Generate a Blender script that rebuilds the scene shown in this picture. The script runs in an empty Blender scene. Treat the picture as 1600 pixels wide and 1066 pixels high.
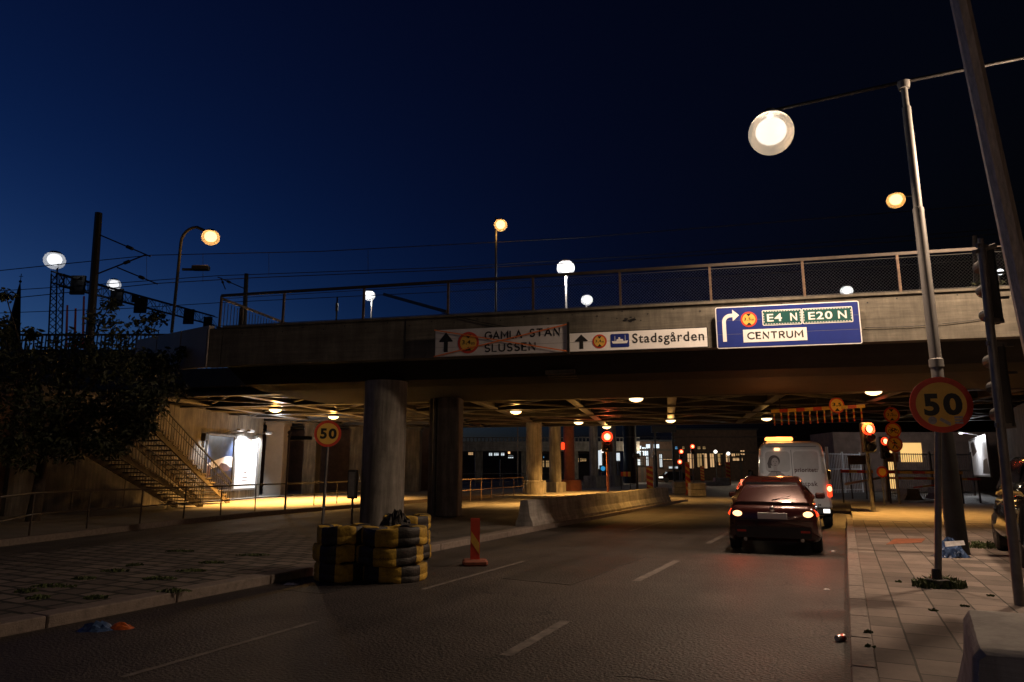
import bpy, math, random
from mathutils import Vector, Matrix
random.seed(7)
PI = math.pi
S = bpy.context.scene
COL = S.collection

# ------------------------------------------------------------------ camera
F, CH, H0 = 1067.0, 1.55, 735.0
TH = math.atan((H0 - 533.0) / F)
CT, ST = math.cos(TH), math.sin(TH)
cam = bpy.data.cameras.new('camera')
cam.lens = 24.0; cam.sensor_width = 36.0; cam.clip_start = 0.05; cam.clip_end = 3000
camo = bpy.data.objects.new('camera', cam); COL.objects.link(camo)
camo.location = (0, 0, CH); camo.rotation_euler = (PI / 2 + TH, 0, 0)
S.camera = camo

# ------------------------------------------------------------------ night sky: sun well below the horizon, off to the left
W = bpy.data.worlds.new('World'); S.world = W; W.use_nodes = True
nt = W.node_tree; nt.nodes.clear()
sky = nt.nodes.new('ShaderNodeTexSky'); sky.sky_type = 'NISHITA'; sky.sun_disc = False
sky.sun_elevation = math.radians(-6.0); sky.sun_rotation = math.radians(-70)
sky.altitude = 0; sky.air_density = 1.0; sky.dust_density = 1.0; sky.ozone_density = 3.0
tint = nt.nodes.new('ShaderNodeMixRGB'); tint.blend_type = 'MULTIPLY'; tint.inputs[0].default_value = 1.0
tint.inputs[2].default_value = (0.8, 0.95, 0.9, 1)
bg = nt.nodes.new('ShaderNodeBackground'); bg.inputs[1].default_value = 9.0   # the sky is dim with the sun this low
wo = nt.nodes.new('ShaderNodeOutputWorld')
nt.links.new(sky.outputs[0], tint.inputs[1]); nt.links.new(tint.outputs[0], bg.inputs[0]); nt.links.new(bg.outputs[0], wo.inputs[0])
vs = S.view_settings
vs.view_transform = 'Standard'; vs.look = 'None'; vs.exposure = 0.0; vs.gamma = 1.0; vs.use_curve_mapping = False

# ------------------------------------------------------------------ pixel / world helpers (photograph is 1600 x 1066)
def ray(px, py):
    u = (px - 800) / F; v = (533 - py) / F
    return Vector((u, CT - v * ST, ST + v * CT))
def G(px, py, z=0.0):
    d = ray(px, py); t = (z - CH) / d.z
    return Vector((d.x * t, d.y * t, z))
def A(px, py, Y):
    d = ray(px, py); t = Y / d.y
    return Vector((d.x * t, Y, CH + d.z * t))
RH = math.radians(25.6)                                     # heading of the road, to the right of straight ahead
def R(n, s, z=0.0):                                         # road coordinates: n across (right), s along
    return Vector((n * math.cos(RH) + s * math.sin(RH), -n * math.sin(RH) + s * math.cos(RH), z))
BR = math.atan2(-3.9, 17.46)                                # direction of the bridge edge
B0 = Vector((-7.9, 18.3, 0))
BE = Vector((math.cos(BR), math.sin(BR), 0)); BN = Vector((-math.sin(BR), math.cos(BR), 0))
def B(x, y, z=0.0): return B0 + BE * x + BN * y + Vector((0, 0, z))
def bpix(px, py, off=0.0):                                  # where the sight line through a pixel meets the plane of the bridge face
    d = ray(px, py); o = Vector((0, 0, CH)); p0 = B0 - BN * off
    t = (p0 - o).dot(BN) / d.dot(BN); return o + d * t

# ------------------------------------------------------------------ materials
def mat(name, col, rough=0.7, metal=0.0, var=0.0, scale=4.0, bump=0.0, bscale=None, coat=0.0, streak=None, spec=0.5):
    m = bpy.data.materials.new(name); m.use_nodes = True
    n = m.node_tree; b = n.nodes['Principled BSDF']
    b.inputs['Base Color'].default_value = (*col, 1); b.inputs['Roughness'].default_value = rough
    b.inputs['Metallic'].default_value = metal; b.inputs['Coat Weight'].default_value = coat
    b.inputs['Specular IOR Level'].default_value = spec
    tc = n.nodes.new('ShaderNodeTexCoord')
    src = tc.outputs['Object']
    if streak:
        mp = n.nodes.new('ShaderNodeMapping'); mp.inputs['Scale'].default_value = streak
        n.links.new(src, mp.inputs[0]); src = mp.outputs[0]
    if var:
        no = n.nodes.new('ShaderNodeTexNoise'); no.inputs['Scale'].default_value = scale
        no.inputs['Detail'].default_value = 8; no.inputs['Roughness'].default_value = 0.65
        n.links.new(src, no.inputs['Vector'])
        cr = n.nodes.new('ShaderNodeValToRGB')
        cr.color_ramp.elements[0].position = 0.3; cr.color_ramp.elements[1].position = 0.7
        cr.color_ramp.elements[0].color = (*[max(0, c * (1 - var)) for c in col], 1)
        cr.color_ramp.elements[1].color = (*[min(1, c * (1 + var)) for c in col], 1)
        n.links.new(no.outputs[0], cr.inputs[0]); n.links.new(cr.outputs[0], b.inputs['Base Color'])
    if bump:
        nb = n.nodes.new('ShaderNodeTexNoise'); nb.inputs['Scale'].default_value = bscale or scale * 6; nb.inputs['Detail'].default_value = 6
        n.links.new(tc.outputs['Object'], nb.inputs['Vector'])
        bp = n.nodes.new('ShaderNodeBump'); bp.inputs['Strength'].default_value = bump; bp.inputs['Distance'].default_value = 0.02
        n.links.new(nb.outputs[0], bp.inputs['Height']); n.links.new(bp.outputs[0], b.inputs['Normal'])
    return m
def emit(name, col, st):
    m = bpy.data.materials.new(name); m.use_nodes = True; b = m.node_tree.nodes['Principled BSDF']
    b.inputs['Base Color'].default_value = (*[min(1, c * .5) for c in col], 1)
    b.inputs['Emission Color'].default_value = (*col, 1); b.inputs['Emission Strength'].default_value = st
    return m
def asphalt(name, col, lo=0.55):
    m = mat(name, col, 0.6, var=0.45, scale=0.9)
    n = m.node_tree; b = n.nodes['Principled BSDF']; tc = n.nodes['Texture Coordinate']
    fine = n.nodes.new('ShaderNodeTexNoise'); fine.inputs['Scale'].default_value = 34; fine.inputs['Detail'].default_value = 3
    vor = n.nodes.new('ShaderNodeTexVoronoi'); vor.inputs['Scale'].default_value = 40
    n.links.new(tc.outputs['Object'], fine.inputs['Vector']); n.links.new(tc.outputs['Object'], vor.inputs['Vector'])
    mx = n.nodes.new('ShaderNodeMixRGB'); mx.blend_type = 'OVERLAY'; mx.inputs[0].default_value = 1.0
    old = b.inputs['Base Color'].links[0].from_socket
    n.links.new(old, mx.inputs[1]); n.links.new(fine.outputs[0], mx.inputs[2])
    # pale grit stones
    gt = n.nodes.new('ShaderNodeMath'); gt.operation = 'LESS_THAN'; gt.inputs[1].default_value = 0.17
    n.links.new(vor.outputs['Distance'], gt.inputs[0])
    sp = n.nodes.new('ShaderNodeMixRGB'); sp.inputs[2].default_value = (col[0] * 4, col[1] * 3.8, col[2] * 3.4, 1)
    n.links.new(gt.outputs[0], sp.inputs[0]); n.links.new(mx.outputs[0], sp.inputs[1])
    # tar cracks
    cv = n.nodes.new('ShaderNodeTexVoronoi'); cv.feature = 'DISTANCE_TO_EDGE'; cv.inputs['Scale'].default_value = 0.28
    wn = n.nodes.new('ShaderNodeTexNoise'); wn.inputs['Scale'].default_value = 1.3; wn.inputs['Detail'].default_value = 6
    add = n.nodes.new('ShaderNodeMixRGB'); add.blend_type = 'ADD'; add.inputs[0].default_value = 0.9
    n.links.new(tc.outputs['Object'], wn.inputs['Vector']); n.links.new(tc.outputs['Object'], add.inputs[1]); n.links.new(wn.outputs['Color'], add.inputs[2])
    n.links.new(add.outputs[0], cv.inputs['Vector'])
    ck = n.nodes.new('ShaderNodeMath'); ck.operation = 'LESS_THAN'; ck.inputs[1].default_value = 0.0035
    n.links.new(cv.outputs['Distance'], ck.inputs[0])
    mc = n.nodes.new('ShaderNodeMixRGB'); mc.inputs[2].default_value = (0.012, 0.011, 0.01, 1)
    n.links.new(ck.outputs[0], mc.inputs[0]); n.links.new(sp.outputs[0], mc.inputs[1]); n.links.new(mc.outputs[0], b.inputs['Base Color'])
    bp = n.nodes.new('ShaderNodeBump'); bp.inputs['Strength'].default_value = 0.9; bp.inputs['Distance'].default_value = 0.02
    n.links.new(fine.outputs[0], bp.inputs['Height']); n.links.new(bp.outputs[0], b.inputs['Normal'])
    rn = n.nodes.new('ShaderNodeTexNoise'); rn.inputs['Scale'].default_value = 0.5; rn.inputs['Detail'].default_value = 5
    mpt = n.nodes.new('ShaderNodeMapping'); mpt.inputs['Scale'].default_value = (1.5, .06, 1); n.links.new(tc.outputs['Object'], mpt.inputs[0])
    tn = n.nodes.new('ShaderNodeTexNoise'); tn.inputs['Scale'].default_value = 1.0; tn.inputs['Detail'].default_value = 7; n.links.new(mpt.outputs[0], tn.inputs['Vector'])
    tr_ = n.nodes.new('ShaderNodeMapRange'); tr_.inputs[1].default_value = .3; tr_.inputs[2].default_value = .7; tr_.inputs[3].default_value = .55; tr_.inputs[4].default_value = 1.35; n.links.new(tn.outputs[0], tr_.inputs[0])
    mw = n.nodes.new('ShaderNodeMixRGB'); mw.blend_type = 'MULTIPLY'; mw.inputs[0].default_value = 1; n.links.new(mc.outputs[0], mw.inputs[1]); n.links.new(tr_.outputs[0], mw.inputs[2]); n.links.new(mw.outputs[0], b.inputs['Base Color'])
    mr = n.nodes.new('ShaderNodeMapRange'); mr.inputs[3].default_value = lo - 0.1; mr.inputs[4].default_value = lo + 0.25
    n.links.new(tc.outputs['Object'], rn.inputs['Vector']); n.links.new(rn.outputs[0], mr.inputs[0]); n.links.new(mr.outputs[0], b.inputs['Roughness'])
    return m
def paving(name, col, bw, bh, mortar, off=0.5, joint=(0.02, 0.02, 0.015), wob=0.0, turn=0):
    m = mat(name, col, 0.85); n = m.node_tree; b = n.nodes['Principled BSDF']; tc = n.nodes['Texture Coordinate']
    src = tc.outputs['Object']
    if turn:
        mp = n.nodes.new('ShaderNodeMapping'); mp.inputs['Rotation'].default_value = (0, 0, turn); n.links.new(src, mp.inputs[0]); src = mp.outputs[0]
    if wob:
        wn = n.nodes.new('ShaderNodeTexNoise'); wn.inputs['Scale'].default_value = 2.5
        ad = n.nodes.new('ShaderNodeMixRGB'); ad.blend_type = 'ADD'; ad.inputs[0].default_value = wob
        n.links.new(src, wn.inputs['Vector']); n.links.new(src, ad.inputs[1]); n.links.new(wn.outputs['Color'], ad.inputs[2]); src = ad.outputs[0]
    br = n.nodes.new('ShaderNodeTexBrick'); br.offset = off
    br.inputs['Scale'].default_value = 1.0; br.inputs['Brick Width'].default_value = bw; br.inputs['Row Height'].default_value = bh
    br.inputs['Mortar Size'].default_value = mortar; br.inputs['Bias'].default_value = 0.0; br.inputs['Mortar Smooth'].default_value = 0.2
    br.inputs['Color1'].default_value = (*[c * 0.6 for c in col], 1); br.inputs['Color2'].default_value = (*[c * 1.3 for c in col], 1)
    br.inputs['Mortar'].default_value = (*joint, 1)
    n.links.new(src, br.inputs['Vector'])
    no = n.nodes.new('ShaderNodeTexNoise'); no.inputs['Scale'].default_value = 1.6; no.inputs['Detail'].default_value = 10; no.inputs['Roughness'].default_value = .7
    n.links.new(tc.outputs['Object'], no.inputs['Vector'])
    mx = n.nodes.new('ShaderNodeMixRGB'); mx.blend_type = 'OVERLAY'; mx.inputs[0].default_value = 0.8
    n.links.new(br.outputs['Color'], mx.inputs[1]); n.links.new(no.outputs[0], mx.inputs[2]); n.links.new(mx.outputs[0], b.inputs['Base Color'])
    fn = n.nodes.new('ShaderNodeTexNoise'); fn.inputs['Scale'].default_value = 60
    n.links.new(tc.outputs['Object'], fn.inputs['Vector'])
    sm = n.nodes.new('ShaderNodeMath'); sm.operation = 'MULTIPLY_ADD'; sm.inputs[1].default_value = 0.15
    inv = n.nodes.new('ShaderNodeMath'); inv.operation = 'SUBTRACT'; inv.inputs[0].default_value = 1
    n.links.new(br.outputs['Fac'], inv.inputs[1]); n.links.new(fn.outputs[0], sm.inputs[0]); n.links.new(inv.outputs[0], sm.inputs[2])
    bp = n.nodes.new('ShaderNodeBump'); bp.inputs['Strength'].default_value = 0.7; bp.inputs['Distance'].default_value = 0.02
    n.links.new(sm.outputs[0], bp.inputs['Height']); n.links.new(bp.outputs[0], b.inputs['Normal'])
    return m
def boardconcrete(name, col, vertical=False, stain=0.5):
    """concrete cast against boards: board lines, streaks and blotches"""
    m = mat(name, col, 0.85, var=0.35, scale=1.3); n = m.node_tree; b = n.nodes['Principled BSDF']; tc = n.nodes['Texture Coordinate']
    mp = n.nodes.new('ShaderNodeMapping'); mp.inputs['Scale'].default_value = (5, 5, 0.5) if vertical else (0.35, 0.35, 7)
    n.links.new(tc.outputs['Object'], mp.inputs[0])
    st = n.nodes.new('ShaderNodeTexNoise'); st.inputs['Scale'].default_value = 1.4; st.inputs['Detail'].default_value = 8; st.inputs['Roughness'].default_value = .7
    n.links.new(mp.outputs[0], st.inputs['Vector'])
    mx = n.nodes.new('ShaderNodeMixRGB'); mx.blend_type = 'OVERLAY'; mx.inputs[0].default_value = 0.85
    n.links.new(b.inputs['Base Color'].links[0].from_socket, mx.inputs[1]); n.links.new(st.outputs[0], mx.inputs[2])
    # rain streaks running down from the top edge
    mp2 = n.nodes.new('ShaderNodeMapping'); mp2.inputs['Scale'].default_value = (2.2, 2.2, 0.25)
    n.links.new(tc.outputs['Object'], mp2.inputs[0])
    s2 = n.nodes.new('ShaderNodeTexNoise'); s2.inputs['Scale'].default_value = 1.5; s2.inputs['Detail'].default_value = 9; s2.inputs['Roughness'].default_value = .75
    n.links.new(mp2.outputs[0], s2.inputs['Vector'])
    cr = n.nodes.new('ShaderNodeValToRGB'); cr.color_ramp.elements[0].position = .42; cr.color_ramp.elements[1].position = .6
    cr.color_ramp.elements[0].color = (1 - stain, 1 - stain, 1 - stain, 1); cr.color_ramp.elements[1].color = (1, 1, 1, 1)
    n.links.new(s2.outputs[0], cr.inputs[0])
    m2 = n.nodes.new('ShaderNodeMixRGB'); m2.blend_type = 'MULTIPLY'; m2.inputs[0].default_value = 1
    n.links.new(mx.outputs[0], m2.inputs[1]); n.links.new(cr.outputs[0], m2.inputs[2]); n.links.new(m2.outputs[0], b.inputs['Base Color'])
    bp = n.nodes.new('ShaderNodeBump'); bp.inputs['Strength'].default_value = 0.5; bp.inputs['Distance'].default_value = 0.02
    n.links.new(st.outputs[0], bp.inputs['Height']); n.links.new(bp.outputs[0], b.inputs['Normal'])
    return m

M = dict(
    asphalt=asphalt('asphalt', (0.034, 0.028, 0.025)), asphalt_old=asphalt('old_asphalt', (0.075, 0.068, 0.06), 0.6),
    asphalt_patch=asphalt('patched_asphalt', (0.021, 0.019, 0.018), .5),
    slab=paving('pavement_slab', (0.16, 0.128, 0.108), 0.46, 0.37, 0.009, 0.5, (0.03, 0.028, 0.02), .012, PI / 2),
    sett=paving('median_block', (0.14, 0.115, 0.098), 0.42, 0.3, 0.034, 0.5, (0.013, 0.016, 0.009), 0.1),
    pave=mat('left_pavement', (0.22, 0.2, 0.17), 0.85, var=.25, scale=2, bump=.3),
    granite=mat('granite_kerb', (0.18, 0.148, 0.128), 0.75, var=.3, scale=14, bump=.3, bscale=60),
    line=mat('road_paint', (0.135, 0.12, 0.108), 0.7, var=.62, scale=7),
    face=boardconcrete('bridge_face_concrete', (0.15, 0.135, 0.105), False, .32),
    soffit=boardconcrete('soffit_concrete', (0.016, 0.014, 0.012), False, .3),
    pillar=boardconcrete('pillar_concrete', (0.27, 0.25, 0.22), True, .35),
    wall=boardconcrete('wall_concrete', (0.135, 0.118, 0.094), True, .45),
    panelc=mat('cladding_panel', (0.3, 0.27, 0.24), .7, var=.15, scale=1),
    barrier=boardconcrete('barrier_concrete', (0.36, 0.34, 0.31), False, .35),
    steel=mat('bridge_steel', (0.045, 0.04, 0.035), .55, .3, var=.4, scale=2),
    steellight=mat('lightened_bracing_steel', (0.13, 0.118, 0.105), .4, .2, var=.35, scale=2),  # bracing steel lightened to stand for lamplight bounced onto it
    darksteel=mat('dark_steel', (0.03, 0.028, 0.027), .5, .5, var=.3, scale=3),
    galv=mat('galvanised_steel', (0.17, 0.163, 0.155), .6, .5, var=.3, scale=6, streak=(1, 1, .2)),
    mast=mat('weathered_mast', (0.5, 0.42, 0.35), .55, .2, var=.35, scale=9, bump=.2, streak=(4, 4, .5)),
    rail=mat('rusty_railing', (0.11, 0.07, 0.046), .6, .4, var=.5, scale=8),
    brownrail=mat('brown_railing', (0.05, 0.037, 0.028), .55, .3, var=.3, scale=5),
    wire=mat('chain_link_wire', (0.13, 0.13, 0.13), .5, .6),
    fencezinc=mat('zinc_fence_paint', (0.5, 0.5, 0.5), .55, var=.2, scale=4),
    cable=mat('cable', (0.012, 0.012, 0.014), .6),
    black=mat('black_plastic', (0.015, 0.015, 0.016), .45, var=.3, scale=9),
    rubber=mat('rubber', (0.014, 0.013, 0.012), .75, var=.4, scale=12, bump=.5, bscale=40),
    tyrey=mat('yellow_tyre_paint', (0.4, 0.255, 0.03), .75, var=.65, scale=6, bump=.5, bscale=40),
    tyrek=mat('black_tyre_paint', (0.022, 0.02, 0.018), .6, var=.4, scale=9, bump=.5, bscale=40),
    white=mat('white_sign_face', (0.86, 0.85, 0.83), .45, var=.06, scale=2),
    oldwhite=mat('dull_white_sign_face', (0.6, 0.58, 0.57), .5, var=.12, scale=3),
    ink=mat('black_sign_ink', (0.012, 0.012, 0.012), .5),
    blue=mat('blue_sign_face', (0.006, 0.022, 0.2), .45, var=.08, scale=2),
    green=mat('green_sign_face', (0.004, 0.075, 0.066), .45),
    red=mat('red_sign_border', (0.6, 0.05, 0.022), .5, var=.15, scale=6), yellow=mat('yellow_sign_face', (0.78, 0.47, 0.08), .5, var=.1, scale=6),
    orange=mat('orange_tape', (0.8, 0.2, 0.04), .5), redpaint=mat('red_post_paint', (0.5, 0.045, 0.02), .5, var=.2, scale=8),
    yellowpaint=mat('yellow_post_paint', (0.65, 0.4, 0.07), .5, var=.2, scale=8),
    signback=mat('sign_back', (0.2, 0.2, 0.2), .5, .6),
    sticker=mat('faded_sticker', (0.36, 0.33, 0.33), .6, var=.3, scale=30),
    carred=mat('dark_red_car_paint', (0.05, 0.011, 0.009), .25, .3, coat=.8), carblack=mat('black_car_paint', (0.008, 0.008, 0.009), .05, .0, coat=0, spec=.4),
    vanwhite=mat('white_van_paint', (0.7, 0.67, 0.65), .3, coat=.6, var=.05, scale=2), glass=mat('car_glass', (0.012, 0.012, 0.014), .06, .0, coat=.5),
    chrome=mat('chrome', (0.6, 0.6, 0.6), .2, 1.0), plate=mat('number_plate', (0.75, 0.75, 0.72), .4),
    film=mat('rear_door_film', (0.74, 0.7, 0.69), .25, var=.1, scale=1.5, coat=.5),
    photo_dark=mat('print_dark_grey', (0.09, 0.07, 0.07), .4), photo_mid=mat('print_mid_grey', (0.3, 0.25, 0.24), .4, var=.3, scale=9), textred=mat('print_maroon', (0.07, 0.012, 0.012), .4),
    leaf=mat('leaf', (0.024, 0.031, 0.01), .6, var=.35, scale=2.0), leaf2=mat('pale_leaf', (0.045, 0.054, 0.018), .6, var=.35, scale=2.0),
    bark=mat('bark', (0.06, 0.045, 0.03), .9, var=.4, scale=9, bump=.6), weed=mat('weed', (0.06, 0.085, 0.025), .7, var=.4, scale=8),
    wood=mat('stair_wood', (0.085, 0.064, 0.042), .75, var=.4, scale=4), slate=mat('slate_roof', (0.03, 0.035, 0.045), .7, var=.3, scale=1), farwall=mat('far_wall', (0.09, 0.075, 0.065), .8, var=.3, scale=.4),
    brick=mat('dark_brick', (0.13, 0.085, 0.065), .85, var=.3, scale=2), bagblue=mat('blue_plastic_bag', (0.06, 0.11, 0.24), .35, var=.5, scale=9, coat=.3), bagwhite=mat('white_plastic_film', (0.6, 0.6, 0.62), .35, var=.3, scale=9),
    can=mat('crushed_can', (0.6, 0.58, 0.55), .3, .8, var=.3, scale=20), canred=mat('can_print', (0.45, 0.06, 0.04), .35, .5),
    rust=mat('rusty_plate', (0.22, 0.07, 0.03), .8, var=.5, scale=8), graff=mat('blue_spray_paint', (0.03, 0.13, 0.25), .6), terra=mat('rusty_column', (0.2, 0.06, 0.035), .8, var=.3, scale=3),
    pole=mat('grey_pole', (0.16, 0.155, 0.15), .5, .4, var=.3, scale=5), poster_dark=mat('poster_dark_print', (0.03, 0.027, 0.035), .4, var=.4, scale=2.5), poster_blue=mat('poster_blue_print', (0.05, 0.075, 0.16), .4, var=.7, scale=.8),
    poster_skin=mat('poster_brown_print', (0.1, 0.06, 0.055), .4, var=.4, scale=5), poster_white=mat('poster_white_paper', (0.8, 0.8, 0.8), .4),
    e_white=emit('cool_white_lamp', (0.95, 0.97, 1.0), 1.7), e_warmwhite=emit('warm_white_lamp', (1.0, 0.95, 0.86), 1.7), e_sodium=emit('sodium_lamp', (1.0, 0.72, 0.36), 3.0),
    e_tail=emit('tail_light_lens', (1.0, 0.055, 0.012), 1.6), e_tailhot=emit('tail_light_core', (1.0, 0.5, 0.22), 3), e_red=emit('red_signal_lens', (1.0, 0.06, 0.015), 1.5), e_redhot=emit('red_signal_core', (1, .5, .22), 3), e_blue=emit('blue_arrow_lens', (0.03, 0.3, 0.6), .8),
    e_win=emit('lit_window', (1.0, 0.6, 0.28), .6), e_winw=emit('white_lit_window', (0.85, 0.95, 1.0), .8), e_windim=emit('dim_lit_window', (1.0, 0.62, 0.25), .28), e_ad=emit('lit_screen', (0.8, 0.92, 1.0), 1.2), e_adblue=emit('lit_blue_screen', (0.15, 0.42, 0.75), .8),
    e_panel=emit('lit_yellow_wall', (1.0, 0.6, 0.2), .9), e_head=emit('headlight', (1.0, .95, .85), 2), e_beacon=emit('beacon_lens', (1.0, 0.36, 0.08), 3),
)

def frosted(name, col, clear=.45):
    m = bpy.data.materials.new(name); m.use_nodes = True; n = m.node_tree; n.nodes.remove(n.nodes['Principled BSDF'])
    tr = n.nodes.new('ShaderNodeBsdfTranslucent'); tr.inputs[0].default_value = (*col, 1); tp = n.nodes.new('ShaderNodeBsdfTransparent')
    mx = n.nodes.new('ShaderNodeMixShader'); mx.inputs[0].default_value = clear
    n.links.new(tr.outputs[0], mx.inputs[1]); n.links.new(tp.outputs[0], mx.inputs[2]); n.links.new(mx.outputs[0], n.nodes['Material Output'].inputs[0]); return m
M['frost_warm'] = frosted('frosted_warm_glass', (.95, .82, .66)); M['frost_white'] = frosted('frosted_white_glass', (.92, .93, .95)); M['frost_sodium'] = frosted('frosted_amber_glass', (.95, .7, .42))
def lampglobe(c, r, shell, core, parent, power, kz=1.0, col=(1, .9, .75)):
    b = MB(); b.ball(c, r, 32, 16, (1, 1, kz)); g = b.build('globe', M[shell], parent, True)
    b = MB(); b.ball((c[0], c[1], c[2] + r * .08), r * .68, 24, 12, (1, 1, .9)); b.build('bulb', M[core], g, True)
    light('bulb_light', (c[0], c[1], c[2] + r * .74), power * r * r * 30, col, r * .1, parent)
# ------------------------------------------------------------------ mesh builder
class MB:
    def __init__(s): s.v = []; s.f = []; s.mi = []; s.cur = 0
    def add(s, vs, fs):
        o = len(s.v); s.v += [tuple(v) for v in vs]
        for f in fs: s.f.append(tuple(o + i for i in f)); s.mi.append(s.cur)
        return s
    def m(s, i): s.cur = i; return s
    def box(s, c, d, rz=0, ch=0.0):
        x, y, z = d[0] / 2, d[1] / 2, d[2] / 2
        if ch:
            P = []
            for (zz, k) in ((-z, ch), (-z + ch, 0), (z - ch, 0), (z, ch)):
                a, b = x - k, y - k; t = ch
                P += [(a, -b + t, zz), (a, b - t, zz), (a - t, b, zz), (-a + t, b, zz), (-a, b - t, zz), (-a, -b + t, zz), (-a + t, -b, zz), (a - t, -b, zz)]
            fs = [tuple(range(7, -1, -1)), tuple(range(24, 32))]
            for l in range(3):
                for i in range(8): fs.append((l * 8 + i, l * 8 + (i + 1) % 8, l * 8 + 8 + (i + 1) % 8, l * 8 + 8 + i))
        else:
            P = [(i * x, j * y, k * z) for k in (-1, 1) for (i, j) in ((-1, -1), (1, -1), (1, 1), (-1, 1))]
            fs = [(3, 2, 1, 0), (4, 5, 6, 7), (0, 1, 5, 4), (1, 2, 6, 5), (2, 3, 7, 6), (3, 0, 4, 7)]
        cs, sn = math.cos(rz), math.sin(rz)
        return s.add([(c[0] + p[0] * cs - p[1] * sn, c[1] + p[0] * sn + p[1] * cs, c[2] + p[2]) for p in P], fs)
    def bar(s, a, b, w, h, up=(0, 0, 1)):
        a, b = Vector(a), Vector(b); d = (b - a).normalized(); u = Vector(up)
        if abs(d.dot(u)) > .99: u = Vector((1, 0, 0))
        x = d.cross(u).normalized(); u = x.cross(d)
        P = [p + x * (i * w / 2) + u * (j * h / 2) for p in (a, b) for (i, j) in ((-1, -1), (1, -1), (1, 1), (-1, 1))]
        return s.add(P, [(3, 2, 1, 0), (4, 5, 6, 7), (0, 1, 5, 4), (1, 2, 6, 5), (2, 3, 7, 6), (3, 0, 4, 7)])
    def tube(s, pts, r, seg=10, cap=True):
        pts = [Vector(p) for p in pts]; rs = r if isinstance(r, (list, tuple)) else [r] * len(pts)
        P = []; px = None
        for i, p in enumerate(pts):
            d = (pts[min(i + 1, len(pts) - 1)] - pts[max(i - 1, 0)]).normalized()
            if px is None:
                u = Vector((0, 0, 1)) if abs(d.z) < .95 else Vector((1, 0, 0)); px = d.cross(u).normalized()
            px = (px - d * px.dot(d)).normalized(); py = d.cross(px)
            P += [p + (px * math.cos(2 * PI * k / seg) + py * math.sin(2 * PI * k / seg)) * rs[i] for k in range(seg)]
        fs = [(i * seg + k, i * seg + (k + 1) % seg, (i + 1) * seg + (k + 1) % seg, (i + 1) * seg + k) for i in range(len(pts) - 1) for k in range(seg)]
        if cap: fs += [tuple(range(seg - 1, -1, -1)), tuple((len(pts) - 1) * seg + k for k in range(seg))]
        return s.add(P, fs)
    def lathe(s, prof, c=(0, 0, 0), seg=24, axis='z', mf=None):
        P = []
        for (r, h) in prof:
            for k in range(seg):
                a = 2 * PI * k / seg; q = (r * math.cos(a), r * math.sin(a), h)
                if axis == 'y': q = (q[0], h, q[1])
                if axis == 'x': q = (h, q[0], q[1])
                P.append((c[0] + q[0], c[1] + q[1], c[2] + q[2]))
        o = len(s.v); s.v += P
        for i in range(len(prof) - 1):
            for k in range(seg):
                s.f.append((o + i * seg + k, o + i * seg + (k + 1) % seg, o + (i + 1) * seg + (k + 1) % seg, o + (i + 1) * seg + k)); s.mi.append(mf(k / seg) if mf else s.cur)
        if prof[0][0] > 0 and prof[0] != prof[-1]:
            s.f.append(tuple(o + k for k in range(seg))[::-1]); s.mi.append(s.cur)
            s.f.append(tuple(o + (len(prof) - 1) * seg + k for k in range(seg))); s.mi.append(s.cur)
        return s
    def ball(s, c, r, seg=16, rings=8, sc=(1, 1, 1)):
        pr = [(max(1e-4, r * math.sin(PI * i / rings)), -r * math.cos(PI * i / rings)) for i in range(rings + 1)]
        o = len(s.v); s.lathe(pr, (0, 0, 0), seg)
        for i in range(o, len(s.v)): x, y, z = s.v[i]; s.v[i] = (c[0] + x * sc[0], c[1] + y * sc[1], c[2] + z * sc[2])
        return s
    def xz(s, poly, y0, y1):                                # polygon in the x-z plane, thick from y0 (front) to y1
        n = len(poly)
        P = [(x, y0, z) for x, z in poly] + [(x, y1, z) for x, z in poly]
        fs = [tuple(range(n)), tuple(range(2 * n - 1, n - 1, -1))] + [((i + 1) % n, i, n + i, n + (i + 1) % n) for i in range(n)]
        return s.add(P, fs)
    def xy(s, poly, z0, z1):
        n = len(poly)
        P = [(x, y, z1) for x, y in poly] + [(x, y, z0) for x, y in poly]
        fs = [tuple(range(n)), tuple(range(2 * n - 1, n - 1, -1))] + [((i + 1) % n, i, n + i, n + (i + 1) % n) for i in range(n)]
        return s.add(P, fs)
    def yz(s, poly, x0, x1):
        n = len(poly)
        P = [(x0, y, z) for y, z in poly] + [(x1, y, z) for y, z in poly]
        fs = [tuple(range(n - 1, -1, -1)), tuple(range(n, 2 * n))] + [(i, (i + 1) % n, n + (i + 1) % n, n + i) for i in range(n)]
        return s.add(P, fs)
    def quad(s, a, b, c, d): return s.add([a, b, c, d], [(0, 1, 2, 3)])
    def loft(s, rings, cap=True):
        n = len(rings[0]); P = [p for r in rings for p in r]
        fs = [(i * n + k, i * n + (k + 1) % n, (i + 1) * n + (k + 1) % n, (i + 1) * n + k) for i in range(len(rings) - 1) for k in range(n)]
        if cap: fs += [tuple(range(n - 1, -1, -1)), tuple((len(rings) - 1) * n + k for k in range(n))]
        return s.add(P, fs)
    def build(s, name, mats, parent=None, smooth=False, loc=None):
        me = bpy.data.meshes.new(name); me.from_pydata([tuple(v) for v in s.v], [], s.f)
        for mm in (mats if isinstance(mats, (list, tuple)) else [mats]): me.materials.append(mm)
        for p, i in zip(me.polygons, s.mi): p.material_index = i
        me.validate(); me.update()
        if smooth:
            try: me.shade_smooth(); me.set_sharp_from_angle(angle=math.radians(38))
            except Exception: pass
        o = bpy.data.objects.new(name, me); COL.objects.link(o)
        if parent: o.parent = parent
        if loc is not None: o.location = loc
        return o
def tag(o, label, cat, group=None):
    o['label'] = label; o['category'] = cat
    if group: o['group'] = group
    return o
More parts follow.
